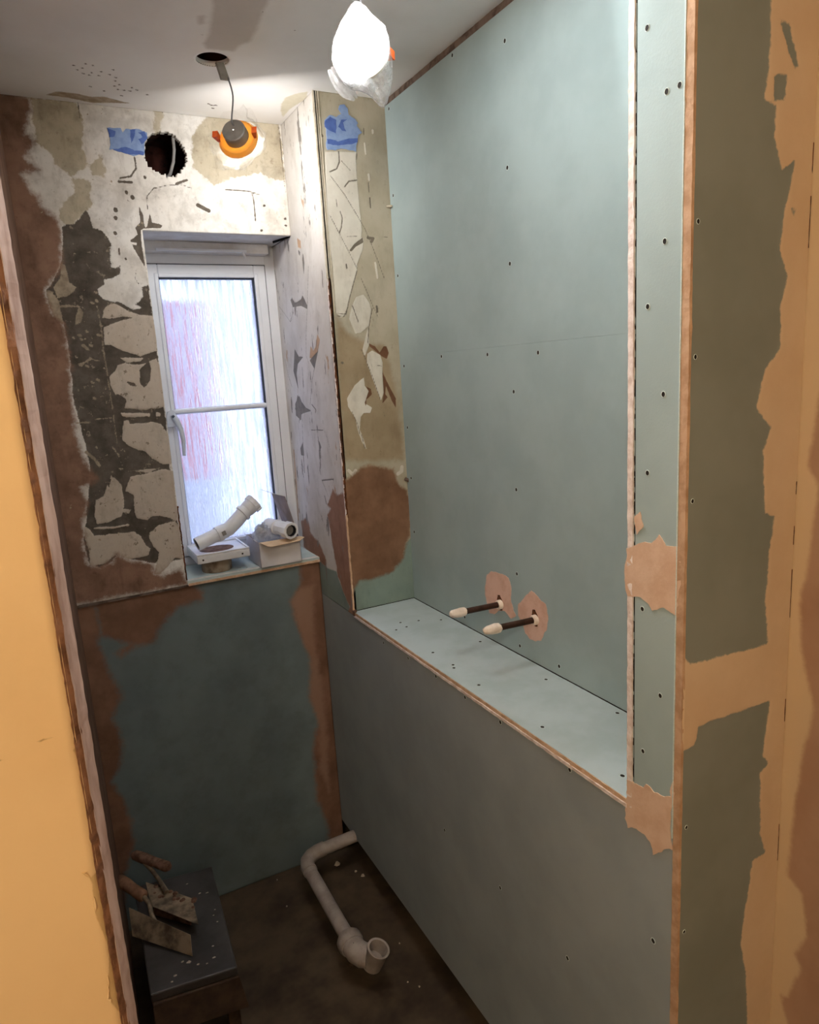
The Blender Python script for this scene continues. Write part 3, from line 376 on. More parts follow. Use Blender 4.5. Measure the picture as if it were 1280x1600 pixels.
def relief(name, place, u0, u1, v0, v1, step, fields, disp, mat, parent=None, keep=None, skirt=.012, snap=None, flip=False):
    """sheet on a wall plane carrying distance fields (where each coat of plaster lies) and the depth of each coat"""
    nu = max(2, int(round((u1-u0)/step))+1); nv = max(2, int(round((v1-v0)/step))+1)
    us = np.linspace(u0, u1, nu); vs = np.linspace(v0, v1, nv); U, V = np.meshgrid(us, vs)
    F = {k: field(T[k], U, V) for k in fields}
    Dp = np.zeros(U.shape)
    for k, h in disp.items():
        Dp += h*np.clip(F[k]/.003+.5, 0, 1)
    kc = np.ones((nv-1, nu-1), bool)
    if keep is not None:
        uc = (U[:-1, :-1]+U[1:, 1:])/2; vc = (V[:-1, :-1]+V[1:, 1:])/2; kc = keep(uc, vc)
    U2, V2 = U.copy(), V.copy()
    if snap:
        cu, cv, rad = snap; du = U-cu; dv = V-cv; rr = np.hypot(du, dv); s = np.abs(rr-rad) < step*1.0
        bnd = np.zeros(U.shape, bool); kp = np.pad(kc, 1, constant_values=True)
        q = np.stack([kp[:-1, :-1], kp[1:, :-1], kp[:-1, 1:], kp[1:, 1:]]); bnd = q.any(0) & ~q.all(0) & s
        U2[bnd] = cu+du[bnd]/rr[bnd]*rad; V2[bnd] = cv+dv[bnd]/rr[bnd]*rad
    px, py, pz = place(U2, V2, Dp); one = np.ones(U.shape)
    co_ = np.stack([px*one, py*one, pz*one], -1).reshape(-1, 3)
    bx, by, bz = place(U2, V2, -skirt*one); cb = np.stack([bx*one, by*one, bz*one], -1).reshape(-1, 3)
    I = np.arange(nu*nv).reshape(nv, nu)
    jj, ii = np.nonzero(kc)
    A, B, Cc, Dd = I[jj, ii], I[jj, ii+1], I[jj+1, ii+1], I[jj+1, ii]
    faces = np.stack([A, B, Cc, Dd], -1)
    # boundary edges -> skirt
    kp = np.pad(kc, 1, constant_values=False); quads = []
    for dj, di, e0, e1 in ((-1, 0, (0, 0), (0, 1)), (1, 0, (1, 1), (1, 0)), (0, -1, (1, 0), (0, 0)), (0, 1, (0, 1), (1, 1))):
        nb = kp[1+dj:1+dj+nv-1, 1+di:1+di+nu-1]; j, i = np.nonzero(kc & ~nb)
        p = I[j+e0[0], i+e0[1]]; q = I[j+e1[0], i+e1[1]]
        quads.append(np.stack([q, p, p+nu*nv, q+nu*nv], -1))
    faces = np.concatenate([faces]+quads)
    co_ = np.concatenate([co_, cb])
    used = np.zeros(len(co_), bool); used[faces.ravel()] = True
    remap = np.cumsum(used)-1; faces = remap[faces]; 
    if flip: faces = faces[:, ::-1]
    co_ = co_[used]
    me = bpy.data.meshes.new(name)
    me.vertices.add(len(co_)); me.vertices.foreach_set('co', co_.astype(np.float32).ravel())
    me.loops.add(faces.size); me.loops.foreach_set('vertex_index', faces.astype(np.int32).ravel())
    me.polygons.add(len(faces)); me.polygons.foreach_set('loop_start', np.arange(0, faces.size, 4, dtype=np.int32))
    me.polygons.foreach_set('use_smooth', np.arange(len(faces)) < kc.sum())
    me.update(calc_edges=True)
    for k in fields:
        at = me.attributes.new(k, 'FLOAT', 'POINT')
        vals = np.concatenate([F[k].ravel(), F[k].ravel()])[used]; at.data.foreach_set('value', vals.astype(np.float32))
    me.materials.append(mat)
    return link(bpy.data.objects.new(name, me), parent)

# screws: a dark sunk head in a ruffled paper rim; alike ones share their mesh
def screws(pts, place, parent, r=.0038):
    rnd = random.Random(len(pts)); base = None
    o0 = Vector(place(0, 0, 0))
    for (u, v) in pts:
        if base is None:
            n = 12
            mb = MB(); rim = [(math.cos(2*math.pi*i/n), math.sin(2*math.pi*i/n)) for i in range(n)]
            P = lambda a, b, d: Vector(place(a, b, d))-o0
            vs = [P(c*r*1.34, s*r*1.3*1.15, .00012) for c, s in rim]+[P(c*r*1.12, s*r*1.24, .0006*(1+.5*rnd.random())) for c, s in rim]+[P(c*r, s*r*1.2, .0004) for c, s in rim]
            fs = [(i, (i+1) % n, n+(i+1) % n, n+i) for i in range(n)]+[(n+i, n+(i+1) % n, 2*n+(i+1) % n, 2*n+i) for i in range(n)]
            fs.append(tuple(range(2*n, 3*n)))
            mb.add(vs, fs); o = mb.build('screw', 'paper_ring', parent); base = o.data
            base.materials.append(M['hole'])
            for p in base.polygons:
                if len(p.vertices) > 4: p.material_index = 1
        else: o = link(bpy.data.objects.new('screw', base), parent)
        o.location = place(u, v, 0)

# ================================================================== THE SETTING
XF, YF = .7704, 2.19          # boxing face, window wall face
ZC, ZL, ZS, ZH = 2.472, 1.005, 1.122, 2.157   # ceiling, ledge, sill, window head
YP, XN = 1.915, .983          # pier front, niche back
YE, XH = .664, 1.011          # partition end, hall right wall

fl = MB().box((-1.1, -1.7, -.08), (1.15, 2.5, 0)).build('floor', 'floor')
struct(fl, 'dark muddy bare floor of the stripped room', 'floor')

# ceiling
HC = (.4835, 1.82, .0385)
mc = layered('stained_ceiling', ('F0EDEA', 'E8E4E0', 3), [
    ('ceil_grey', ('D4CCC6', 'CBC3BC', 6), .008, .006, 30, 0), ('ceil_tan', ('BFAE98', '9A876E', 40), .003, .006, 50, -.3),
    ('ceil_cream', ('DDD6C2', 'D0C8B2', 20), .003, .004, 50, 0), ('ceil_mould', ('6A5F58', '80756C', 90), .0012, .0012, 200, 0)], fine=.18)
cl = relief('ceiling', place_dn(ZC), -.04, 1.02, .64, 2.2, .0052, ['ceil_grey', 'ceil_tan', 'ceil_cream', 'ceil_mould'], {}, mc,
            keep=lambda u, v: np.hypot(u-HC[0], v-HC[1]) > HC[2], snap=HC, flip=True)
struct(cl, 'off-white stained ceiling with a round lamp hole and mould specks', 'ceiling')
mb = MB().box((-1.1, -1.7, ZC), (1.15, .6402, ZC+.1)); mb.box((-1.1, .64, ZC+.12), (1.15, 2.52, ZC+.2)).box((-1.1,.64,ZC),(-.04,2.5,ZC+.13)).box((1.02,.64,ZC),(1.15,2.5,ZC+.13)).box((-.1,2.2,ZC),(1.15,2.5,ZC+.13))
mb.build('ceiling_slab', 'hall_plain', cl)
mb = MB(); n = 40
mb.lathe((HC[0], HC[1], ZC), (0, 0, 1), [(.0005, HC[2]), (.0125, HC[2]+.0006), (.0125, HC[2]+.02), (.11, HC[2]+.025), (.11, .0005)], n)
mb.build('lamp_hole_lining', 'void_brick', cl, True)

# window wall: upper old render
HO = (.4205, 2.362)
def keep_far(u, v):
    a = np.arctan2(v-HO[1], u-HO[0]); rr = np.hypot((u-HO[0])/.98, v-HO[1])
    rad = .0585+.0016*np.sin(a*19)+.0012*np.sin(a*31+1.3)*np.sin(a*3)+.0014*np.sin(a*47+.4)*np.cos(a*2)+.0018*np.sin(a*5+2)
    return ~(((u > .332) & (v > ZS) & (v < ZH)) | (rr < rad))
FB = ('967562', '7B5D4C', 9)
mf = layered('stripped_old_render', ('E8E5E0', 'DBD6CE', 6), [
    ('far_greybeige', ('C4BAA6', 'B5AA94', 9), .003, .016, 16, 0),
    ('far_dark', ('6A6259', '514A42', 22), .0016, .006, 50, -.5),
    ('far_flake', ('D0C5B8', 'B9AC9D', 14), .0008, .0042, 70, .8),
    ('far_beige', ('B3A48F', '8F8271', 45), .0012, .005, 90, .5),
    ('far_crack', ('5D554C', '6E655B', 60), .0006, .0024, 120, -.8),
    ('far_brown', FB, .011, .016, 24, .2)], fine=.32,
    specks=[('8F8374', 55, .64, 'far_dark'), ('A89A86', 40, .69, None)], grime=[(14, .74, .32, .56, None), (70, .72, .28, .44, None), (38, .8, .3, .5, (1, 1, .35))], rag=1.5)
wf = relief('wall_far', place_far(YF), -.02, XF, 1.108, ZC, .0036,
    ['far_greybeige', 'far_dark', 'far_flake', 'far_beige', 'far_crack', 'far_brown'],
    {'far_dark': -.0012, 'far_flake': .0016, 'far_crack': -.0005, 'far_brown': .0006}, mf, keep=keep_far, skirt=.016)
struct(wf, 'window wall of stripped render with brown plaster and white flaking patches', 'wall')
ml = layered('shaded_board_with_brown_filler', ('748183', '6A7678', 5), [  # same moisture board, base toned darker where the lamp light misses it
    ('low_brown', ('8D6B57', '745543', 9), .013, .018, 24, .2), ('low_light', ('A2826E', '967460', 12), .014, .014, 26, .1)], fine=.18, grime=[(12, .86, .3, .56, None)])
lb = relief('lower_board', place_far(YF+.004), -.02, XF, 0.0, 1.108, .006, ['low_brown', 'low_light'], {'low_brown': .001}, ml, wf, skirt=.012)
mb = MB().box((-.12, 2.42, 0), (.332, 2.5, 2.6)).box((.775, 2.42, 0), (1.15, 2.5, 2.6)).box((.332, 2.42, 0), (.775, 2.5, ZS-.02)).box((.332, 2.42, ZH+.01), (.775, 2.5, 2.6))
mb.build('masonry', 'masonry', wf)
# hole lining
mb = MB().lathe((HO[0], YF+.014, HO[1]), (0, 1, 0), [(0, .062), (.03, .064), (.03, .075), (.19, .08), (.19, .0005)], 36)
mb.build('duct_hole_lining', 'void_brick', wf, True)
mb = MB(); 
mb.tube([(.449, YF+.012, 2.412), (.452, YF+.03, 2.385), (.448, YF+.04, 2.355), (.438, YF+.055, 2.325), (.42, YF+.09, 2.31)], .0045, 10)
tag(mb.build('loose_cable', 'cable', None, True), 'pale loose cable looping inside the ragged duct hole', 'cable')
def paper(key, place, parent, thick, nm='wallpaper_scrap'):
    scr = None
    for s in T[key]:
        scr = MB().prism(ragged(s[1], .0012, .004), place, -.001, thick).build(nm, 'paper', parent); scr['label'] = 'blue wallpaper scrap'
    for s in T[key+'_motif']: MB().prism(ragged(s[1], .0005, .004), place, 0, thick+.0003).build('printed_motif', 'motif', scr)
paper('paper_far', place_far(YF), wf, .0014)
# reveals
mb = MB().box((.322, YF+.004, ZS-.01), (.332, 2.43, ZH+.01)); mb.build('reveal_board', 'timber_white', wf)
sf = MB(); sf.box((.326, YF+.001, ZH), (XF, 2.43, ZH+.012)); sf.build('soffit_board', 'timber_white', wf)
sb = MB(); sb.box((.333, YF-.004, ZS-.013), (XF+.002, 2.44, ZS)); sill = sb.build('sill_board', simple('pale_sill', 'C4D2D2', 'B6C6C6', 8, .7, .15, 90), wf)
screws([(.512, 2.23), (.53, 2.22)], place_up(ZS), sill, .002)
mb = MB(); ragged_bar(mb, (.335, YF-.006, ZS-.016), (XF, YF-.006, ZS-.016), (0, .004, 0), (0, 0, .008), 60, .0012); mb.build('sill_edge_filler', 'tan_edge', wf)
mb = MB(); ragged_bar(mb, (.33, YF-.0012, 1.125), (.33, YF-.0012, 1.36), (.004, 0, 0), (0, .006, 0), 60, .0014); mb.build('broken_reveal_edge', 'rust', wf)
mb = MB(); ragged_bar(mb, (-.01, YF-.003, 1.1), (.335, YF-.003, 1.104), (0, .006, 0), (0, 0, .006), 60, .0008); mb.build('patch_ridge', 'filler_dark', wf)

# left wall of the room (runs very slightly out of square)
a0 = Vector((-.034, .76, 0)); a1 = Vector((.018, YF+.02, 0)); nn = Vector((-.1, 0, 0)); up = Vector((0, 0, ZC))
wl = MB().hexa([a0, a0+nn, a1+nn, a1], [a0+up, a0+nn+up, a1+nn+up, a1+up]).build('wall_left', simple('brown_skim', '7C5D4A', '644838', 9, .9, .4, 40))
struct(wl, 'narrow strip of brown plastered wall behind the yellow wall edge', 'wall')

# pier
def keep_pl(u, v): return (u <= YF+.002) | ((v > ZS-.01) & (v < ZH))
mpl = layered('flaking_white_paint', ('DAD6D2', 'CDC8C2', 8), [
    ('pl_peach', ('C9A98E', 'B4967C', 30), .002, .003, 60, -.3), ('pl_grey', ('7C7874', '8C8782', 30), .0006, .0012, 140, -.9),
    ('pl_green', ('8C9D98', '83948E', 8), .003, .003, 40, 0), ('pl_brown', ('A37D69', '8F6B58', 14), .006, .011, 42, .1)], fine=.35, grime=[(20, .84, .3, .52, (1, 1, .4)), (90, .74, .27, .40, (1, 1, .5))],
    specks=[('8B8681', 34, .625, None, (1, 1, .25)), ('B99F88', 22, .655, None, (1, 1, .35))])
wp = relief('wall_pier', place_x(XF), YP, 2.42, .992, ZC, .0034, ['pl_grey', 'pl_peach', 'pl_green', 'pl_brown'], {'pl_grey': -.0008, 'pl_brown': .0005}, mpl, keep=keep_pl, skirt=.01, flip=True)
struct(wp, 'boxed pier with flaking white paint beside the window', 'wall')
mpf = layered('cream_scraped_paint', ('B9B19E', 'ABA28D', 7), [
    ('pf_tan', ('A8977C', '99876C', 10), .012, .012, 20, 0),
    ('pf_white', ('DDD8CC', 'CFC9BC', 12), .0006, .0015, 110, .7), ('pf_chip', ('6E675C', '7F776A', 40), .0006, .0011, 150, -.8),
    ('pf_bchip', ('7C5A42', '6C4C37', 30), .0008, .0012, 120, -.7), ('pf_green', ('8B9C94', '82938B', 8), .002, .003, 40, 0),
    ('pf_brown', ('8C6A52', '75553F', 12), .008, .012, 34, .2)], fine=.32, grime=[(18, .82, .3, .52, (1, 1, .4)), (85, .74, .27, .41, (1, 1, .5))])
pf = relief('front_face', place_far(YP), XF, XN+.006, ZL, ZC, .003, ['pf_tan', 'pf_white', 'pf_chip', 'pf_bchip', 'pf_green', 'pf_brown'],
    {'pf_white': .0006, 'pf_chip': -.0003, 'pf_brown': .0008, 'pf_bchip': -.001}, mpf, wp, skirt=.01)
paper('paper_pier', place_far(YP), wp, .0016)
mb = MB(); ragged_bar(mb, (XF-.002, YP-.0015, 1.98), (XF-.002, YP-.0015, ZC), (.004, 0, 0), (0, .006, 0), 40, .0006)
ragged_bar(mb, (XF+.007, YP-.0012, 1.99), (XF+.006, YP-.0012, ZC), (.0022, 0, 0), (0, .004, 0), 40, .0005)
ragged_bar(mb, (XF+.0125, YP-.0014, 1.9), (XF+.0125, YP-.0014, ZC), (.002, 0, 0), (0, .004, 0), 40, .0005)
mb.build('corner_bead', 'bead', wp)
mb = MB(); ragged_bar(mb, (XF-.0012, YP-.0012, 1.30), (XF-.0012, YP-.0012, 1.99), (.007, 0, 0), (0, .005, 0), 130, .0017); mb.build('broken_arris', 'rust', wp)
mb = MB(); ragged_bar(mb, (XF-.0022, YP-.0012, 1.30), (XF-.0022, YP-.0012, 1.99), (.003, 0, 0), (0, .004, 0), 130, .001); mb.build('arris_paint_edge', 'gypsum_edge', wp)
mb = MB(); ragged_bar(mb, (XF-.0022, YP-.002, ZL), (XF-.0022, YP-.002, 1.31), (.005, 0, 0), (0, .005, 0), 70, .0013); mb.build('arris_filler', 'tan_edge', wp)
mb = MB().tube([(XN-.012, YP-.001, 2.19), (XN-.006, YP-.012, 2.188), (XN-.001, YP-.013, 2.19)], [.003, .0035, .002], 8); mb.build('stub', 'bead', wp, True)
mb = MB().tube([(XN-.008, YP-.002, 1.395), (XN-.003, YP-.008, 1.392), (XN+.001, YP-.006, 1.385)], [.006, .005, .003], 8); mb.build('stub', 'filler_dark', wp, True)

# niche back: two boards with a tight joint, dark open joint under the ceiling
wn = MB().box((1.0, .70, 0), (1.15, 2.43, ZC)).build('wall_niche', 'masonry')
struct(wn, 'recessed green moisture-board wall of the shower niche', 'wall')
b1 = MB().box((XN, .74, ZL-.013), (XN+.0125, 1.93, 1.7655)).build('plasterboard', 'green', wn)
b2 = MB().box((XN, .74, 1.7658), (XN+.0125, 1.93, ZC-.018)).build('plasterboard', 'green', wn)
scr = T['niche_screw']; screws([p for p in scr if p[1] < 1.766], place_x(XN), b1); screws([p for p in scr if p[1] >= 1.766], place_x(XN), b2)
mb = MB(); ragged_bar(mb, (XN+.003, .75, ZC-.021), (XN+.003, 1.92, ZC-.019), (.01, 0, 0), (0, 0, .02), 90, .0012); mb.build('ceiling_joint_filler', 'filler_dark', wn)
M['niche_filler'] = simple('niche_filler', 'DDB8A6', 'CFA48F', 22, .85, .35, 70)
for s in T['niche_patch']:
    MB().prism(ragged(s[1], .0012, .006), place_x(XN), -.001, .0009).build('filler_patch', 'niche_filler', b1)

# boxing: front board and ledge
wb = empty('wall_boxing', (XF, 1.4, 0)); struct(wb, 'low boxed-in wall of grey-green board with a ledge on top', 'wall')
def under(o, p):
    o.parent = p; o.matrix_parent_inverse = Matrix.Translation(Vector(p.location)).inverted(); return o
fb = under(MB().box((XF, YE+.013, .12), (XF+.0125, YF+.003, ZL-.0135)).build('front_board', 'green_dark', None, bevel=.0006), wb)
screws(T['front_screw'], place_x(XF), fb)
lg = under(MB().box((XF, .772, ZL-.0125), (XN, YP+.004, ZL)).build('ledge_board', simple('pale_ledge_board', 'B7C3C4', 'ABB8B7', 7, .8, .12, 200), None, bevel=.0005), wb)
screws(T['ledge_screw'], place_up(ZL), lg)
mb = MB(); ragged_bar(mb, (XN-.0022, .776, ZL-.001), (XN-.0022, YP-.002, ZL-.001), (.003, 0, 0), (0, 0, .0024), 120, .0005); ragged_bar(mb, (XF+.004, YP-.0012, ZL-.001), (XN, YP-.0012, ZL-.001), (0, .002, 0), (0, 0, .0026), 40, .0005); under(mb.build('dark_joint_bar', 'black', None), wb)  # black bars draw in the shadow line of the ledge's back joints
mb = MB(); ragged_bar(mb, (XF-.0012, .774, ZL-.0095), (XF-.0012, YP-.005, ZL-.0095), (.004, 0, 0), (0, 0, .0085), 150, .0009); under(mb.build('ledge_cut_edge', 'tan_edge', None), wb)
mb = MB(); ragged_bar(mb, (XF-.0026, .772, ZL-.0165), (XF-.0026, YP-.004, ZL-.0165), (.005, 0, 0), (0, 0, .0068), 150, .0011); under(mb.build('torn_paper_edge', 'gypsum_edge', None), wb)
mb = MB()
for y in (.70, 1.2, 1.7, 2.12): mb.box((XF+.014, y, .12), (XF+.075, y+.045, ZL-.014))
mb.box((XF+.014, .7, .12), (XF+.075, 2.18, .16)); under(mb.build('stud_frame', 'timber', None), wb)
mb = MB()
ragged_bar(mb, (XF-.003, YP-.014, ZL-.012), (XF-.003, YP+.006, ZL-.012), (.006, 0, 0), (0, 0, .016), 8, .003); under(mb.build('corner_filler', 'mortar', None), wb)

# partition: return board, strip, end board
wpn = empty('wall_partition', (XF+.1, .71, 0)); struct(wpn, 'narrow stud partition end wrapped in green board and tan filler', 'wall')
rb = under(MB().box((XF+.002, .760, ZL), (XN, .772, ZC)).build('return_board', 'green', None), wpn)
mb = MB(); ragged_bar(mb, (XF-.001, .7615, ZL-.012), (XF-.001, .7615, ZC), (0, .0105, 0), (.004, 0, 0), 220, .0009); under(mb.build('cut_gypsum_edge', 'gypsum_edge', None), wpn)
mb = MB(); ragged_bar(mb, (XF+.002, .757, ZL), (XF+.002, .757, ZC), (0, .006, 0), (.006, 0, 0), 160, .0009); under(mb.build('dark_joint_bar', 'black', None), wpn)
s1 = under(MB().box((XF, YE+.013, ZL-.013), (XF+.0125, .7572, 1.4065)).build('strip_board', 'green', None, bevel=.0006), wpn)
s2 = under(MB().box((XF, YE+.013, 1.4071), (XF+.0125, .7572, ZC)).build('strip_board', 'green', None, bevel=.0006), wpn)
screws([p for p in T['strip_screw'] if p[1] < 1.407], place_x(XF), s1, .0031); screws([p for p in T['strip_screw'] if p[1] >= 1.407], place_x(XF), s2, .0031)
for s in T['strip_patch']:
    under(MB().prism(ragged(s[1], .0009, .004), place_x(XF), -.002, .0012).build('filler_patch', 'plaster_patch', None), wpn)
me_ = layered('end_board_with_filler', ('82867F', '797D75', 4), [('end_plaster', ('CFB698', 'C5A98A', 6), .0016, .005, 40, .5)], fine=.18)
eb = relief('end_board', place_far(YE), XF+.001, XH+.004, 0, ZC, .005, ['end_plaster'], {'end_plaster': .0009}, me_, None, skirt=.0128)
under(eb, wpn); screws(T['end_screw'], place_far(YE), eb, .0026)
mb = MB(); ragged_bar(mb, (XF-.0012, YE-.001, 0), (XF-.0012, YE-.001, ZC), (0, .0125, 0), (.005, 0, 0), 200, .0007); under(mb.build('tan_corner_edge', simple('dull_tan_edge', 'C2A083', 'A98566', 40, .9, .6, 90), None), wpn)
mb = MB(); ragged_bar(mb, (XF-.0018, YE+.0122, .99), (XF-.0018, YE+.0122, ZC), (0, .0014, 0), (.003, 0, 0), 160, .0003); under(mb.build('paper_lip', 'paper_ring', None), wpn)
mb = MB().box((XF+.0145, .69, 0), (XF+.06, .755, ZC-.001)); mb.box((XF+.0145, .69, 0), (XN, .755, .09)); mb.box((.96, .69, 0), (1.0, .755, ZC-.001)); under(mb.build('stud_frame', 'timber', None), wpn)

# hall
mh = layered('brown_hall_plaster', ('B08E78', 'A6816A', 5), [('hall_light', ('D2B898', 'CAAE8C', 6), .006, .006, 25, .1)], fine=.16, grime=[(6, .9, .3, .6, None)])
hr = relief('wall_hall_right', place_x(XH), -.3, YE+.004, 0, ZC, .008, ['hall_light'], {}, mh, skirt=.02, flip=True)
struct(hr, 'brown plastered hall wall on the right with a lighter filled corner', 'wall')
MB().box((XH+.001, -1.7, 0), (1.15, .70, ZC)).build('hall_wall_backing', 'hall_plain', hr)
mb = MB()
for z0, z1 in ((1.96, 2.0), (1.86, 1.93), (1.5, 1.52), (1.42, 1.45), (1.3, 1.38), (1.12, 1.16), (.86, .93)): ragged_bar(mb, (XH-.0015, YE-.0012, z0), (XH-.0015, YE-.0012, z1), (.002, 0, 0), (0, .002, 0), 8, .0006)
mb.build('corner_hairline_gap', 'rust', hr)
my = layered('yellow_painted_plaster', ('E2C090', 'DDB988', 3), [('yel_peel', ('C9A877', 'C09E6E', 12), .0008, .0012, 90, -.8), ('yel_crack', ('A98A5E', 'B5956A', 40), .0006, .0008, 120, -.5)], fine=.14, grime=[(5, .94, .3, .6, None)])
hl = relief('wall_hall_left', place_far(.68), -1.05, -.013, 0, ZC, .009, ['yel_peel', 'yel_crack'], {'yel_peel': -.0006}, my, skirt=.02)
struct(hl, 'pale yellow painted hall wall with peeling paint at its cut edge', 'wall')
MB().box((-1.1, .702, 0), (-.04, .758, ZC)).build('wall_core', 'masonry', hl)
mb = MB(); ragged_bar(mb, (-.0145, .6785, 0), (-.0145, .6785, ZC), (.0065, .008, 0), (-.004, .012, 0), 420, .0012); mb.build('broken_brown_edge', simple('broken_brown_plaster', '96694A', '5E3E2A', 40, .95, .8, 60), hl)
mb = MB(); ragged_bar(mb, (-.0085, .685, 0), (-.0085, .685, ZC), (.0085, .018, 0), (-.012, .01, 0), 420, .0009)
mb.build('cut_board_edge', simple('mauve_board_edge', 'B49A8C', '8C6F60', 40, .9, .7, 60, stretch=(1, 1, .25)), hl)
mb = MB().box((-.06, .70, 0), (-.012, .762, ZC)); mb.build('jamb_core', 'rust', hl)
rr = random.Random(3); mcurl = simple('paint_curl', 'E6C596', 'D8B482', 30, .8, .1, 90)
for pl_ in T['yel_peel']:
    pts = ragged(pl_[1], .002, .004, rr); n = len(pts); run = []
    def flush(run):
        if len(run) > 3:
            pth = [(u, .6795-.0006*rr.random(), v) for u, v in run]
            MB().tube(pth, [.0004]+[.0006+.0013*rr.random()**2 for _ in pth[2:]]+[.0003], 6).build('paint_curl', mcurl, hl, True)
    for k, (u, v) in enumerate(pts):
        if rr.random() < .12: flush(run); run = []
        elif u < -.02: run.append((u, v))
    flush(run)
for (u, v, w, hgt) in ((-.148, 1.36, .016, .006), (-.162, 1.35, .016, .007), (-.03, .925, .012, .005)):
    vs = [(u-w/2, .6795, v), (u, .675, v+hgt/2), (u+w/2, .6795, v+hgt*.2), (u+w*.2, .676, v-hgt/2), (u-w*.2, .677, v-hgt*.45), (u, .6795, v)]
    MB().add(vs, [(0, 1, 5), (1, 2, 5), (2, 3, 5), (3, 4, 5), (4, 0, 5)]).build('paint_curl', mcurl, hl)
hb = MB().box((-1.1, -1.8, 0), (1.15, -1.7, ZC)).build('wall_hall_back', 'hall_plain'); struct(hb, 'plain warm-toned hall wall behind the viewpoint', 'wall')
hs = MB().box((-1.2, -1.8, 0), (-1.1, .76, ZC)).build('wall_hall_side', 'hall_plain'); struct(hs, 'plain warm-toned hall side wall left of the viewpoint', 'wall')
MB().box((-1.2, .70, 0), (-1.05, 2.5, ZC)).build('outer_core', 'masonry', hs)
MB().box((-1.1, 2.42, 0), (-.12, 2.5, 2.6)).build('outer_core', 'masonry', hs)

# ------------------------------------------------------------------ window
YW = 2.39
win = empty('window_1', (.55, YW, ZS)); struct(win, 'white plastic casement window with rippled obscure glass', 'window')
W1 = lambda o: under(o, win)
mb = MB().box((.332, YW-.002, ZS), (.352, 2.45, ZH)).box((.7385, YW-.002, ZS), (.776, 2.45, ZH)).box((.352, YW-.002, 2.098), (.7385, 2.45, ZH)).box((.352, YW-.002, ZS), (.7385, 2.45, 1.15))
W1(mb.build('window_frame', 'upvc', None, bevel=.0015))
gx0, gx1, gz0, gz1 = .391, .6965, 1.193, 2.0555; sx0, sx1, sz0, sz1 = .3545, .736, 1.153, 2.0955
mb = MB().box((sx0, YW-.008, sz0), (gx0, 2.44, sz1)).box((gx1, YW-.008, sz0), (sx1, 2.44, sz1)).box((gx0, YW-.008, gz1), (gx1, 2.44, sz1)).box((gx0, YW-.008, sz0), (gx1, 2.44, gz0))
W1(mb.build('sash', 'upvc', None, bevel=.003))
mb = MB()
for a, b in (((gx0-.013, YW-.013, gz0-.013), (gx0, YW, gz1+.013)), ((gx1, YW-.013, gz0-.013), (gx1+.013, YW, gz1+.013)), ((gx0, YW-.013, gz1), (gx1, YW, gz1+.013)), ((gx0, YW-.013, gz0-.013), (gx1, YW, gz0))): mb.box(a, b)
W1(mb.build('glazing_bead', 'upvc', None, bevel=.003))
mb = MB().box((gx0, YW-.005, gz1-.004), (gx1, YW+.012, gz1)).box((gx1-.004, YW-.005, gz0), (gx1, YW+.012, gz1)).box((gx0, YW-.005, gz0), (gx0+.002, YW+.012, gz1))
W1(mb.build('gasket', 'gasket', None))
mb = MB().box((sx1+.0002, YW-.0035, sz0), (sx1+.0022, YW+.02, sz1+.002)).box((sx0, YW-.0035, sz1+.0002), (sx1, YW+.02, sz1+.0022)); W1(mb.build('sash_seal', 'gasket', None))
W1(MB().box((gx0, YW+.004, gz0), (gx1, YW+.008, 1.6365)).build('pane', 'glass', None)); W1(MB().box((gx0, YW+.004, 1.6367), (gx1, YW+.008, gz1)).build('pane', 'glass', None))
bar = MB().prism([(YW+.003, 1.627), (YW-.006, 1.629), (YW-.010, 1.6335), (YW-.010, 1.6395), (YW-.006, 1.644), (YW+.003, 1.646)], lambda u, v, d: (d, u, v), gx0-.004, gx1+.004)
W1(bar.build('glazing_bar', 'upvc', None))
hd = W1(MB().prism([(.360, 1.590), (.389, 1.590), (.3935, 1.605), (.3935, 1.622), (.388, 1.638), (.378, 1.645), (.366, 1.640), (.360, 1.625)], place_far(YW-.008), 0, .018).build('handle', simple('handle_plastic', 'C9CFD8', 'C0C6D0', 8, .4, .02, 60), None, bevel=.002))
mb = MB().tube([(.380, YW-.026, 1.628), (.389, YW-.032, 1.61), (.398, YW-.036, 1.58), (.4015, YW-.036, 1.545), (.399, YW-.032, 1.495)], [.0085, .009, .0085, .007, .005], 12)
lv = mb.build('lever', hd.data.materials[0], None, True); lv.parent = hd
mb = MB().lathe((.3795, YW-.0345, 1.623), (0, -1, 0), [(0, .0048), (.0022, .0045), (.0022, .0005)], 14); o = mb.build('handle_screw', 'gasket', None); o.parent = hd
mb = MB(); ragged_bar(mb, (.335, YW-.05, 2.128), (.74, YW-.05, 2.126), (0, .05, 0), (0, 0, .029), 24, .0008); W1(mb.build('head_batten', 'timber_white', None))
mb = MB().box((.385, YW-.062, 2.127), (.665, YW-.05, 2.134)); W1(mb.build('white_slat', 'upvc', None, bevel=.001))
mb = MB().tube([(.652, YW-.06, 2.128), (.656, YW-.062, 2.118), (.66, YW-.06, 2.11)], .003, 8); W1(mb.build('hook', 'upvc', None, True))
mb = MB(); ragged_bar(mb, (.742, YW-.10, 2.150), (.7695, YW-.19, 2.152), (.003, .002, 0), (0, 0, .006), 8, .0012); W1(mb.build('open_corner_gap', 'black', None))

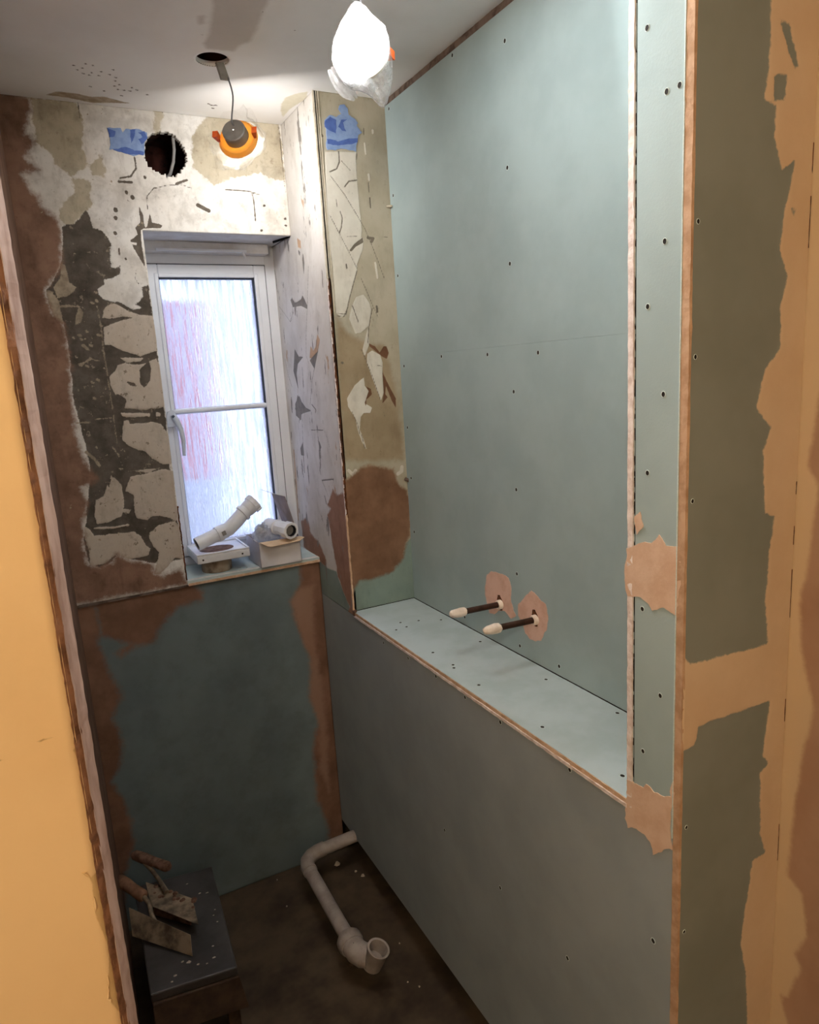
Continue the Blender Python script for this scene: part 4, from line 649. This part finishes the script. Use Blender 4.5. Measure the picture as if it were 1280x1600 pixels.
# outside, seen only as blurred colour through the glass
mbk = simple('red_brick', 'DD8F92', 'E6A6AA', 3, .9, .4, 20)
ob = MB().box((-.9, 3.6, 1.25), (.8, 3.75, 2.12)).build('wall_outside', mbk)
MB().box((-.9, 3.58, -1.2), (.8, 3.75, 1.25)).build('rendered_plinth', simple('white_render', 'DCDCE0', 'D0D0D6', 3, .9, .2, 20), ob); struct(ob, 'red brick wall outside, blurred behind the obscure glass', 'wall')
og = MB().box((-6, 2.6, -1.3), (8, 14, -1.2)).build('floor_outside', simple('pale_paving', 'B8B8B4', 'A8A8A4', 2, .9, .2, 10)); struct(og, 'pale paved ground outside below the window', 'ground')

# ================================================================== THINGS
# hall bulb behind the viewpoint
HX, HY = -.48, -.48
hp = empty('ceiling_lamp', (HX, HY, ZC)); tag(hp, 'warm pendant bulb hanging in the hall behind the viewpoint', 'lamp')
under(MB().lathe((HX, HY, ZC), (0, 0, -1), [(0, .0005), (0, .04), (.02, .035), (.025, .0005)], 24).build('rose', 'flange_white', None, True), hp)
under(MB().tube([(HX, HY, ZC-.02), (HX, HY, ZC-.16)], .003, 8).build('flex', 'cord', None), hp)
under(MB().lathe((HX, HY, ZC-.14), (0, 0, -1), [(0, .0005), (.0, .016), (.05, .018), (.052, .0005)], 20).build('lamp_holder', 'flange_white', None, True), hp)
under(MB().lathe((HX, HY, ZC-.19), (0, 0, -1), [(0, .014), (.02, .02), (.045, .03), (.07, .03), (.09, .018), (.097, .0005)], 24).build('bulb', 'bulb', None, True), hp)

def downlight(loc, nrm, label, hole, cord_mid, r=.05, amber=False):
    t = empty('downlight', loc); tag(t, label, 'lamp', 'dangling downlights')
    n = Vector(nrm).normalized(); c = Vector(loc); rl = r*.83
    fm = 'amber' if amber else 'flange_white'
    fl_ = under(MB().lathe(c, n, [(-.008, rl), (-.008, r*.6), (-.010, r*.6), (-.010, r*.9), (-.002, r), (.003, r*.98), (.004, r*.88), (.0015, rl), (-.008, rl)], 36).build('flange', fm, None, True), t)
    under(MB().lathe(c, n, [(.0012, .0005), (.0012, rl)], 36).build('lens', 'led_dim' if amber else 'led', None), t)
    can = MB().lathe(c, n, [(-.008, r*.60), (-.034, r*.58), (-.036, r*.53), (-.036, .0005)], 32)
    under(can.build('heat_sink_can', 'can', None, True), t)
    sd = n.cross(Vector((0, 0, 1))).normalized(); upv = sd.cross(n)
    for sg in (-1, 1):
        e = c+sd*sg*(r*.86)-n*.009; mb = MB()
        a = n*-.02; w = upv*.008; th = sd*sg*.006
        mb.hexa([e-w, e+w, e+w+th, e-w+th], [e-w+a, e+w+a, e+w+th*2.2+a, e-w+th*2.2+a]); under(mb.build('spring_clip', 'clip', None), t)
    back = c-n*.035
    pts = [back+upv*.012, back-n*.012+upv*.02]+[Vector(p) for p in cord_mid]+[Vector(hole)]
    # smooth the cord
    q = []
    for i in range(len(pts)-1):
        p0 = pts[max(i-1, 0)]; p1 = pts[i]; p2 = pts[i+1]; p3 = pts[min(i+2, len(pts)-1)]
        for k in range(5):
            s = k/5; q.append(.5*((2*p1)+(p2-p0)*s+(2*p0-5*p1+4*p2-p3)*s*s+(3*p1-p0-3*p2+p3)*s**3))
    q.append(pts[-1])
    under(MB().tube(q, .0019, 8).build('cord', 'cord', None, True), t)
    return t, n, c
L1, n1, c1 = downlight((.626, 1.3, 2.309), (-.56, -.82, .10), 'lit white downlight in a plastic bag dangling above the pier', (.665, 1.33, ZC+.03), [(.655, 1.355, 2.40)], .053)
L2, n2, c2 = downlight((.533, 1.838, 2.306), (.53, .77, -.353), 'amber-rimmed downlight seen from behind, hanging on a cord below the round ceiling hole', (.520, 1.832, 2.442), [(.526, 1.826, 2.40)], .05, True)
# terminal block hanging out of the hole
mb = MB().hexa([(.506, 1.838, 2.441), (.526, 1.838, 2.441), (.526, 1.85, 2.441), (.506, 1.85, 2.441)], [(.497, 1.84, 2.478), (.516, 1.84, 2.478), (.516, 1.852, 2.478), (.497, 1.852, 2.478)])
under(mb.build('connector', 'conn', None, bevel=.001), L2)
# plastic bags
def bag(c, n, rad, back, front, seed, tail=None, squish=1., parent=None, open_front=False, bmat='bag', amp=1.):
    n = Vector(n).normalized(); a = n.cross(Vector((0, 0, 1))).normalized(); b = a.cross(n); vs = []; fs = []
    nu, nv = 40, 22; rnd = Vector((seed*3.1, seed*1.7, seed*.9))
    for i in range(nv+1):
        s = i/nv; ph = math.pi*s if not open_front else math.pi*(.0+.62*s)
        for j in range(nu):
            th = 2*math.pi*j/nu; ax = -math.cos(ph); rr_ = math.sin(ph)**.6*rad
            p = c+n*(ax*(front if ax > 0 else back))+(a*math.cos(th)*squish+b*math.sin(th))*rr_
            d = Vector((math.cos(th)*2.2, math.sin(th)*2.2, s*3))+rnd
            k = (mnoise.noise(d*.8)*.22+mnoise.noise(d*2.5)*.10)*amp
            p = p+(p-c)*k*math.sin(ph)
            if tail:
                for tv, dirv, wd_, ln in tail:
                    g = max(0, math.cos(th-tv))**wd_*math.sin(ph); p = p+Vector(dirv)*ln*g
            vs.append(tuple(p))
    for i in range(nv):
        for j in range(nu):
            j2 = (j+1) % nu; fs.append((i*nu+j, i*nu+j2, (i+1)*nu+j2, (i+1)*nu+j))
    return under(MB().add(vs, fs).build('plastic_bag', bmat, None, True), parent)
bag(c1, n1, .060, .075, .016, 1.0, [(-2.2, (.03, .05, -.075), 10, .5), (1.6, (0, .02, .05), 8, .6)], .93, L1, amp=.45)
vs = []; fs = []
tp = [((.577, 1.34, 2.2885), .012), ((.586, 1.34, 2.274), .020), ((.600, 1.342, 2.262), .026), ((.616, 1.345, 2.250), .024), ((.630, 1.347, 2.243), .012)]
for i, (p, w) in enumerate(tp):
    for j in range(7):
        s = j/6-.5; e = Vector(p)+Vector((.72, .25, .62))*w*s*1.6+Vector((.3, -.9, .2))*(.008*mnoise.noise(Vector((i*.9, j*.8, 3)))); vs.append(tuple(e))
for i in range(4):
    for j in range(6): fs.append((i*7+j, i*7+j+1, i*7+j+8, i*7+j+7))
o = under(MB().add(vs, fs).build('bag_tail', m_bag(.55, .85, 'bunched_polythene'), None, True), L1)
sb_ = o.modifiers.new('soft', 'SUBSURF'); sb_.levels = 2; sb_.render_levels = 2
bag(c2, -n2, .066, .03, .06, 2.3, [(2.4, (-.03, -.02, .03), 6, .6), (-1.2, (.0, .0, -.02), 5, .6)], 1., L2, True, 'bag_thin', 1.5)

# tap supply tails
def tail(y, z, xt, label):
    t = empty('supply_pipe', (XN, y, z)); tag(t, label, 'pipe', 'shower supply pipes'); S = lambda o: under(o, t)
    dz = .004
    S(MB().tube([(XN+.01, y, z), (xt+.045, y, z+dz)], .0075, 20).build('copper_tube', 'copper', None, True))
    rnd = random.Random(int(y*1000)); mb = MB()
    prof = [(0, .0078), (.001, .0105), (.012, .0118), (.026, .0115), (.036, .0098), (.043, .0065), (.046, .0005)]
    mb.lathe((xt+.047, y, z+dz), (-1, 0, .03), prof, 18); mb.v = [tuple(Vector(v)+Vector((rnd.uniform(-1, 1), rnd.uniform(-1, 1), rnd.uniform(-1, 1)))*.0009) for v in mb.v]
    S(mb.build('taped_end', 'tape', None, True))
    S(MB().lathe((XN-.012, y, z), (1, 0, 0), [(0, .0076), (0, .0105), (.003, .0125), (.011, .0125)], 20).build('collar', 'tape', None, True))
    pit = [(u, v) for u, v in ragged([(y+.017, z+.004), (y+.012, z+.022), (y+.002, z+.024), (y-.008, z+.010), (y-.006, z-.016), (y+.004, z-.018)], .001, .006)]
    S(MB().prism(pit, place_x(XN), .0004, .0013).build('filler_pit', 'rust', None))
tail(1.4275, 1.1178, .8273, 'tarnished copper pipe stub with taped white end, nearer the pier')
tail(1.282, 1.1191, .8303, 'tarnished copper pipe stub with taped white end, nearer the partition')

# waste pipe on the floor
wpz = .105
wt = empty('waste_pipe', (.58, 1.9, 0)); tag(wt, 'white plastic waste pipe bent across the dark floor, open fitting on its end', 'pipe'); S = lambda o: under(o, wt)
PD = 'plastic_dirty'
S(MB().tube([(XF+.03, 2.075, .125), (.63, 2.085, .112)], .0215, 24).build('pipe', PD, None, True))
arc = [(.66, 2.084, .115), (.635, 2.085, .112), (.608, 2.080, .108), (.590, 2.065, .106), (.581, 2.04, .105), (.5805, 2.01, .105)]
S(MB().tube(arc, [.0245]*6, 24).build('elbow', PD, None, True))
S(MB().tube([(.5805, 2.03, .105), (.5785, 1.66, wpz)], .0215, 24).build('pipe', PD, None, True))
S(MB().lathe((.5785, 1.685, wpz), (-.005, -1, 0), [(0, .022), (0, .034), (.006, .038), (.028, .038), (.036, .034), (.036, .0005)], 14).build('union_nut', PD, None, True))
S(MB().tube([(.5788, 1.655, wpz), (.582, 1.632, wpz-.002), (.592, 1.612, wpz-.004), (.606, 1.600, wpz-.004)], [.032, .033, .033, .031], 24).build('fitting_body', PD, None, True))
mo = Vector((.612, 1.594, wpz-.03)); ax = Vector((.28, -.26, .92)).normalized()
S(MB().lathe(mo, ax, [(-.004, .0005), (-.004, .028), (.052, .031), (.056, .033), (.062, .033), (.062, .027), (.02, .026), (.02, .0005)], 28).build('open_socket', PD, None, True))
mb = MB().prism([(-.012, 0), (.0, .009), (.012, 0), (.0, -.004)], lambda u, v, d: tuple(Vector((.5795, 1.635, wpz+.0285))+Vector((.7, -.7, -.1))*v+Vector((.5, .6, 0))*u+Vector((0, 0, 1))*d), 0, .0015); S(mb.build('slot', 'rubber', None))
S(MB().tube([(.59, 1.70, .0), (.59, 1.70, .09)], .012, 10).build('prop', 'timber', None))

# crumbs
for i, (u, v) in enumerate(T['crumb']):
    rnd = random.Random(i); s = (.013, .010, .006, .004, .004, .004, .004, .004)[i]
    mb = MB(); nn_ = 6
    lo = [(u+s*math.cos(k*math.pi/3)*rnd.uniform(.5, 1), v+s*math.sin(k*math.pi/3)*rnd.uniform(.5, 1), 0) for k in range(nn_)]
    hi = [(u+(a-u)*.55, v+(b-v)*.55, s*rnd.uniform(.5, .9)) for a, b, c in lo]
    mb.add(lo+hi, [tuple(range(nn_-1, -1, -1)), tuple(range(nn_, 2*nn_))]+[(k, (k+1) % nn_, nn_+(k+1) % nn_, nn_+k) for k in range(nn_)])
    lab = ('largest pale plaster chip, lying inside the bend of the waste pipe', 'rounded pale plaster chip on the floor near the low boxed wall',
           'tiny pale crumb just left of the rounded plaster chip', 'lone tiny pale crumb between the open pipe fitting and the boxed wall',
           'upper of two tiny pale crumbs right of and below the pipe fitting', 'lower of two tiny pale crumbs right of and below the pipe fitting',
           'tiny pale crumb midway between the platform and the waste pipe', 'tiny pale crumb at the foot of the wall beside the pipe bend')[i]
    tag(mb.build('plaster_crumb', 'crumb'), lab, 'debris', 'plaster crumbs on the floor')

# low platform in the corner
pf_ = empty('step_platform', (.15, 1.8, 0)); tag(pf_, 'low dark grey step platform in the corner, spattered with plaster', 'platform'); S = lambda o: under(o, pf_)
tc_ = [(.036, 1.628), (.245, 1.597), (.272, 2.02), (.048, 2.055)]
ptop = S(MB().hexa([(x, y, .225) for x, y in tc_], [(x, y, .25) for x, y in tc_]).build('top_board', 'platform', None, bevel=.004))
S(MB().hexa([(.036, 1.618, .13), (.262, 1.585, .13), (.262, 1.605, .13), (.036, 1.638, .13)], [(.038, 1.622, .2245), (.247, 1.593, .2245), (.247, 1.613, .2245), (.038, 1.642, .2245)]).build('front_board', 'platform_wood', None, bevel=.003))
for x, y in ((.06, 1.66), (.215, 1.64), (.235, 1.97), (.07, 2.0)): S(MB().box((x, y, 0), (x+.03, y+.03, .2245)).build('leg', 'platform_wood', None))
spat = MB(); rnd = random.Random(5)
for x, y, s in ((.125, 1.69, .006), (.14, 1.68, .010), (.16, 1.66, .006), (.2, 1.66, .007), (.205, 1.70, .005), (.235, 1.78, .005), (.232, 1.81, .004), (.24, 1.83, .004), (.19, 1.98, .005), (.215, 1.92, .006), (.235, 1.91, .006), (.09, 1.64, .005), (.1, 1.655, .007), (.18, 1.65, .005)):
    k = len(spat.v); n_ = 7; th0 = rnd.random()
    ring = [(x+s*.9*math.cos(th0+2*math.pi*i/n_)*rnd.uniform(.5, 1), y+s*.6*math.sin(th0+2*math.pi*i/n_)*rnd.uniform(.5, 1), .2502) for i in range(n_)]
    spat.add(ring+[(x, y, .252)], [(i, (i+1) % n_, n_) for i in range(n_)])
sp = spat.build('plaster_spatter', 'crumb', ptop); sp['kind'] = 'stuff'

def trowel(quad, handle, hr_, neck, label, hmat):
    t = empty('trowel', quad[0]); tag(t, label, 'trowel', 'plastering trowels'); S = lambda o: under(o, t)
    q = [Vector(p) for p in quad]; nrm = (q[1]-q[0]).cross(q[3]-q[0]).normalized()
    if nrm.z < 0: nrm = -nrm
    S(MB().hexa(q, [p+nrm*.0022 for p in q]).build('blade', 'steel', None, bevel=.0008))
    h = [Vector(p) for p in handle]; d = h[1]-h[0]
    S(MB().tube([h[0]-d*.03, h[0]+d*.04, h[0]+d*.3, h[0]+d*.6, h[0]+d*.93, h[1]], [hr_*.55, hr_*.95, hr_*1.05, hr_*.92, hr_, hr_*.6], 16).build('handle', hmat, None, True))
    S(MB().tube([Vector(p) for p in neck], [.007, .006, .006, .008], 10).build('shank', 'steel', None, True))
    return t, nrm
t1, _n = trowel([(.021, 1.83, .268), (.1515, 1.69, .2535), (.1555, 1.712, .30), (.0238, 1.872, .325)],
    [(.010, 2.02, .318), (.066, 1.895, .322)], .0165, [(.062, 1.905, .322), (.075, 1.868, .318), (.075, 1.84, .305), (.08, 1.80, .295)],
    'dirty trowel with a round worn handle, nearest the yellow wall edge', 'wood_handle')
t2, _n = trowel([(.079, 1.885, .293), (.182, 1.742, .293), (.186, 1.852, .2935), (.079, 1.995, .294)],
    [(.062, 2.085, .335), (.147, 1.965, .335)], .015, [(.08, 2.05, .333), (.10, 2.01, .318), (.115, 1.955, .312), (.125, 1.91, .300)],
    'plaster-caked trowel lying flat at the back of the low platform', 'mortar')
mb = MB().hexa([(.082, 1.90, .2505), (.17, 1.80, .2505), (.18, 1.85, .2505), (.095, 1.96, .2505)], [(.088, 1.90, .2928), (.165, 1.80, .2928), (.175, 1.84, .2928), (.10, 1.95, .2928)])
tag(mb.build('plaster_lump', 'mortar', None, bevel=.004), 'lump of set plaster propping up the caked trowel on the platform', 'plaster lump')
rnd = random.Random(11); mb = MB()
for i in range(16):
    p = Vector((.105, 1.95, .296)).lerp(Vector((.17, 1.83, .296)), rnd.random())+Vector((rnd.uniform(-.02, .02), rnd.uniform(-.02, .02), 0)); s = rnd.uniform(.004, .011)
    mb.lathe(p, (0, 0, 1), [(-.001, s), (s*.35, s*.7), (s*.5, .0005)], 7)
under(mb.build('plaster_crust', 'mortar', None), t2)

# ------------------------------------------------------------------ things on the window sill
dr = empty('square_drain', (.443, 2.275, ZS)); tag(dr, 'white square drain tray standing on its stained round spigot on the sill', 'drain'); S = lambda o: under(o, dr)
S(MB().lathe((.443, 2.265, ZS), (0, 0, 1), [(0, .0005), (0, .046), (.003, .048), (.04, .049), (.043, .049), (.043, .0005)], 30).build('spigot', simple('stained_clear_plastic', 'A99A86', '6E5A46', 20, .5, .2, 40), None, True))
mb = MB().box((.372, 2.197, 1.165), (.540, 2.365, 1.1905)); tray = S(mb.build('tray', 'plastic', None, bevel=.003))
mb = MB().box((.372, 2.197, 1.1905), (.540, 2.203, 1.195)).box((.372, 2.359, 1.1905), (.540, 2.365, 1.195)).box((.372, 2.203, 1.1905), (.378, 2.359, 1.195)).box((.534, 2.203, 1.1905), (.540, 2.359, 1.195)); mb.build('rim', 'plastic', tray, bevel=.001)
MBs = MB().prism([(.40+.055*math.cos(a*math.pi/9)+.05, 2.27+.045*math.sin(a*math.pi/9)) for a in range(18)], place_up(1.1905), 0, .0008); MBs.build('drain_recess', 'mortar', tray)
for x in (.515, .39): MB().lathe((x, 2.197, 1.177), (0, -1, 0), [(0, .003), (.0008, .003), (.0008, .0003)], 10).build('screw', 'hole', tray)

pa = empty('pipe_assembly', (.38, 2.25, 1.195)); tag(pa, 'white jointed waste pipe lying across the drain tray and carton', 'pipe'); S = lambda o: under(o, pa)
A = [Vector(p) for p in ((.3835, 2.243, 1.2205), (.473, 2.253, 1.2465), (.522, 2.26, 1.274), (.548, 2.265, 1.2965), (.590, 2.27, 1.325))]
d01 = (A[1]-A[0]).normalized()
S(MB().lathe(A[0], d01, [(0, .0181), (0, .0219), (.088, .0219)], 26).build('straight_pipe', 'plastic', None, True))
S(MB().lathe(A[0], d01, [(.004, .0005), (.004, .0182)], 26).build('pipe_bore', 'rubber', None))
S(MB().lathe(A[1]-d01*.022, d01, [(0, .0220), (0, .0256), (.016, .0256), (.018, .0244), (.03, .0244)], 26).build('socket', 'plastic', None, True))
S(MB().tube([A[1]+d01*.002, A[1]+d01*.02, A[2], A[2].lerp(A[3], .6), A[3]], [0.0231, .0235, .0235, .0232, .0231], 24).build('bend', 'plastic', None, True))
d34 = (A[4]-A[3]).normalized()
S(MB().lathe(A[3]-d34*.006, d34, [(0, .0234), (.001, .0281), (.010, .0281), (.011, .0244), (.022, .0244)], 26).build('collar', 'plastic', None, True))
cn = S(MB().lathe(A[3]+d34*.014, d34, [(0, .0244), (.002, .0256), (.024, .0269), (.024, .0294), (.040, .0294), (.040, .0206), (.01, .020), (.01, .0005)], 26).build('compression_nut', 'plastic', None, True))
mb = MB(); aa = d34.orthogonal().normalized(); bb = d34.cross(aa)
for k in range(10):
    th = 2*math.pi*k/10; e = aa*math.cos(th)+bb*math.sin(th); g = d34.cross(e); p = A[3]+d34*.037+e*0.0290
    mb.hexa([p-g*.003, p+g*.003, p+g*.003+e*.0025, p-g*.003+e*.0025], [q+d34*.017 for q in (p-g*.003, p+g*.003, p+g*.003+e*.0025, p-g*.003+e*.0025)])
mb.build('nut_ribs', 'plastic', cn)
nl = d01.cross(Vector((0, 0, 1))).normalized(); 
if nl.y > 0: nl = -nl
lp = A[0]+d01*.082+nl*.0248; uu = d01; vv = d01.cross(nl)
if vv.z < 0: vv = -vv
mb = MB().prism([(0, -.006), (.013, -.006), (.013, .008), (0, .008)], lambda u, v, d: tuple(lp+uu*u+vv*v+nl*d), -.003, .0014); S(mb.build('printed_label', 'conn', None))

bx = empty('carton', (.635, 2.25, ZS)); tag(bx, 'small open white carton at the right end of the sill', 'box'); S = lambda o: under(o, bx)
x0, x1, y0, y1, z0, z1 = .566, .704, 2.176, 2.335, ZS+.0005, 1.207
t_ = .0012
mb = MB().box((x0, y0, z0), (x1, y0+t_, z1)).box((x0, y1-t_, z0), (x1, y1, z1)).box((x0, y0, z0), (x0+t_, y1, z1)).box((x1-t_, y0, z0), (x1, y1, z1)).box((x0, y0, z0), (x1, y1, z0+t_))
S(mb.build('carton_body', 'card_white', None))
def slab(pts, th, nm, mat):
    q = [Vector(p) for p in pts]; n = (q[1]-q[0]).cross(q[2]-q[0]).normalized(); k = len(q)
    mb = MB().add(q+[p+n*th for p in q], [tuple(range(k-1, -1, -1)), tuple(range(k, 2*k))]+[(i, (i+1) % k, k+(i+1) % k, k+i) for i in range(k)])
    return S(mb.build(nm, mat, None))
slab([(x0+.002, y0, z1), (x0+.018, y0-.036, z1-.008), (x0+.03, y0-.043, z1-.0095), (x1-.01, y0-.034, z1-.007), (x1+.012, y0-.012, z1-.003), (x1, y0, z1)], .0012, 'front_flap', 'card_brown')
slab([(x1-.001, y0+.004, z1), (.674, 2.196, 1.343), (.662, 2.304, 1.341), (x1-.002, y1-.01, z1)], .0012, 'side_flap', simple('grey_inner_board', 'A89C98', '94877F', 20, .85, .2, 150))
slab([(.674, 2.196, 1.3435), (.662, 2.304, 1.3415), (.626, 2.306, 1.358), (.620, 2.25, 1.363), (.636, 2.2, 1.357)], .0012, 'tuck_flap', 'card_white')
slab([(x0, y0+.02, z1), (x0-.012, y0+.03, z1+.012), (x0-.012, y1-.02, z1+.012), (x0, y1-.01, z1)], .0012, 'left_flap', 'card_white')

tf = empty('trap_fitting', (.655, 2.22, 1.21)); tag(tf, 'white plastic trap fitting with black-sealed mouth, half in its bag in the carton', 'pipe fitting'); S = lambda o: under(o, tf)
m0 = Vector((.629, 2.27, 1.243)); m1 = Vector((.666, 2.143, 1.2380)); dm = (m1-m0).normalized(); Lm = (m1-m0).length
S(MB().lathe(m0, dm, [(0, .0005), (0, .0228), (.05, .0228), (.05, .0252), (.056, .0252), (.058, .0216), (.072, .0216)], 28).build('body', 'plastic', None, True))
tn = S(MB().lathe(m0, dm, [(.068, .0216), (.070, .0240), (.105, .0252), (.108, .0287), (Lm, .0287), (Lm+.002, .0275), (Lm+.002, .0193)], 10).build('nut', 'plastic', None, False))
MB().lathe(m0, dm, [(Lm+.0018, .0197), (Lm+.0022, .0205), (Lm-.01, .0175), (Lm-.010, .0158)], 28).build('seal', 'rubber', tn, True)
S(MB().lathe(m0, dm, [(Lm-.012, .0005), (Lm-.012, .0187)], 28).build('bore', 'conn', None))
S(MB().tube([(.592, 2.262, 1.214), (.608, 2.268, 1.228), (.636, 2.27, 1.240)], [.02, .021, .021], 20).build('side_branch', 'conn', None, True))
cbag = Vector((.61, 2.245, 1.215))
def crumple(c, r, seed, sx, sy, sz):
    vs = []; fs = []; nu, nv = 26, 14
    for i in range(nv+1):
        for j in range(nu):
            ph = math.pi*i/nv; th = 2*math.pi*j/nu; d = Vector((math.sin(ph)*math.cos(th), math.sin(ph)*math.sin(th), math.cos(ph)))
            k = 1+.35*mnoise.noise(d*2+Vector((seed, 0, 0)))+.2*mnoise.noise(d*5+Vector((0, seed, 0)))
            vs.append(tuple(c+Vector((d.x*sx, d.y*sy, d.z*sz))*r*k))
    for i in range(nv):
        for j in range(nu): fs.append((i*nu+j, i*nu+(j+1) % nu, (i+1)*nu+(j+1) % nu, (i+1)*nu+j))
    return MB().add(vs, fs)
S(crumple(cbag, .043, 4.2, 1.0, .8, .85).build('plastic_bag', m_bag(.45, .8, 'bluish_polythene', (.9, .95, 1, 1)), None, True))
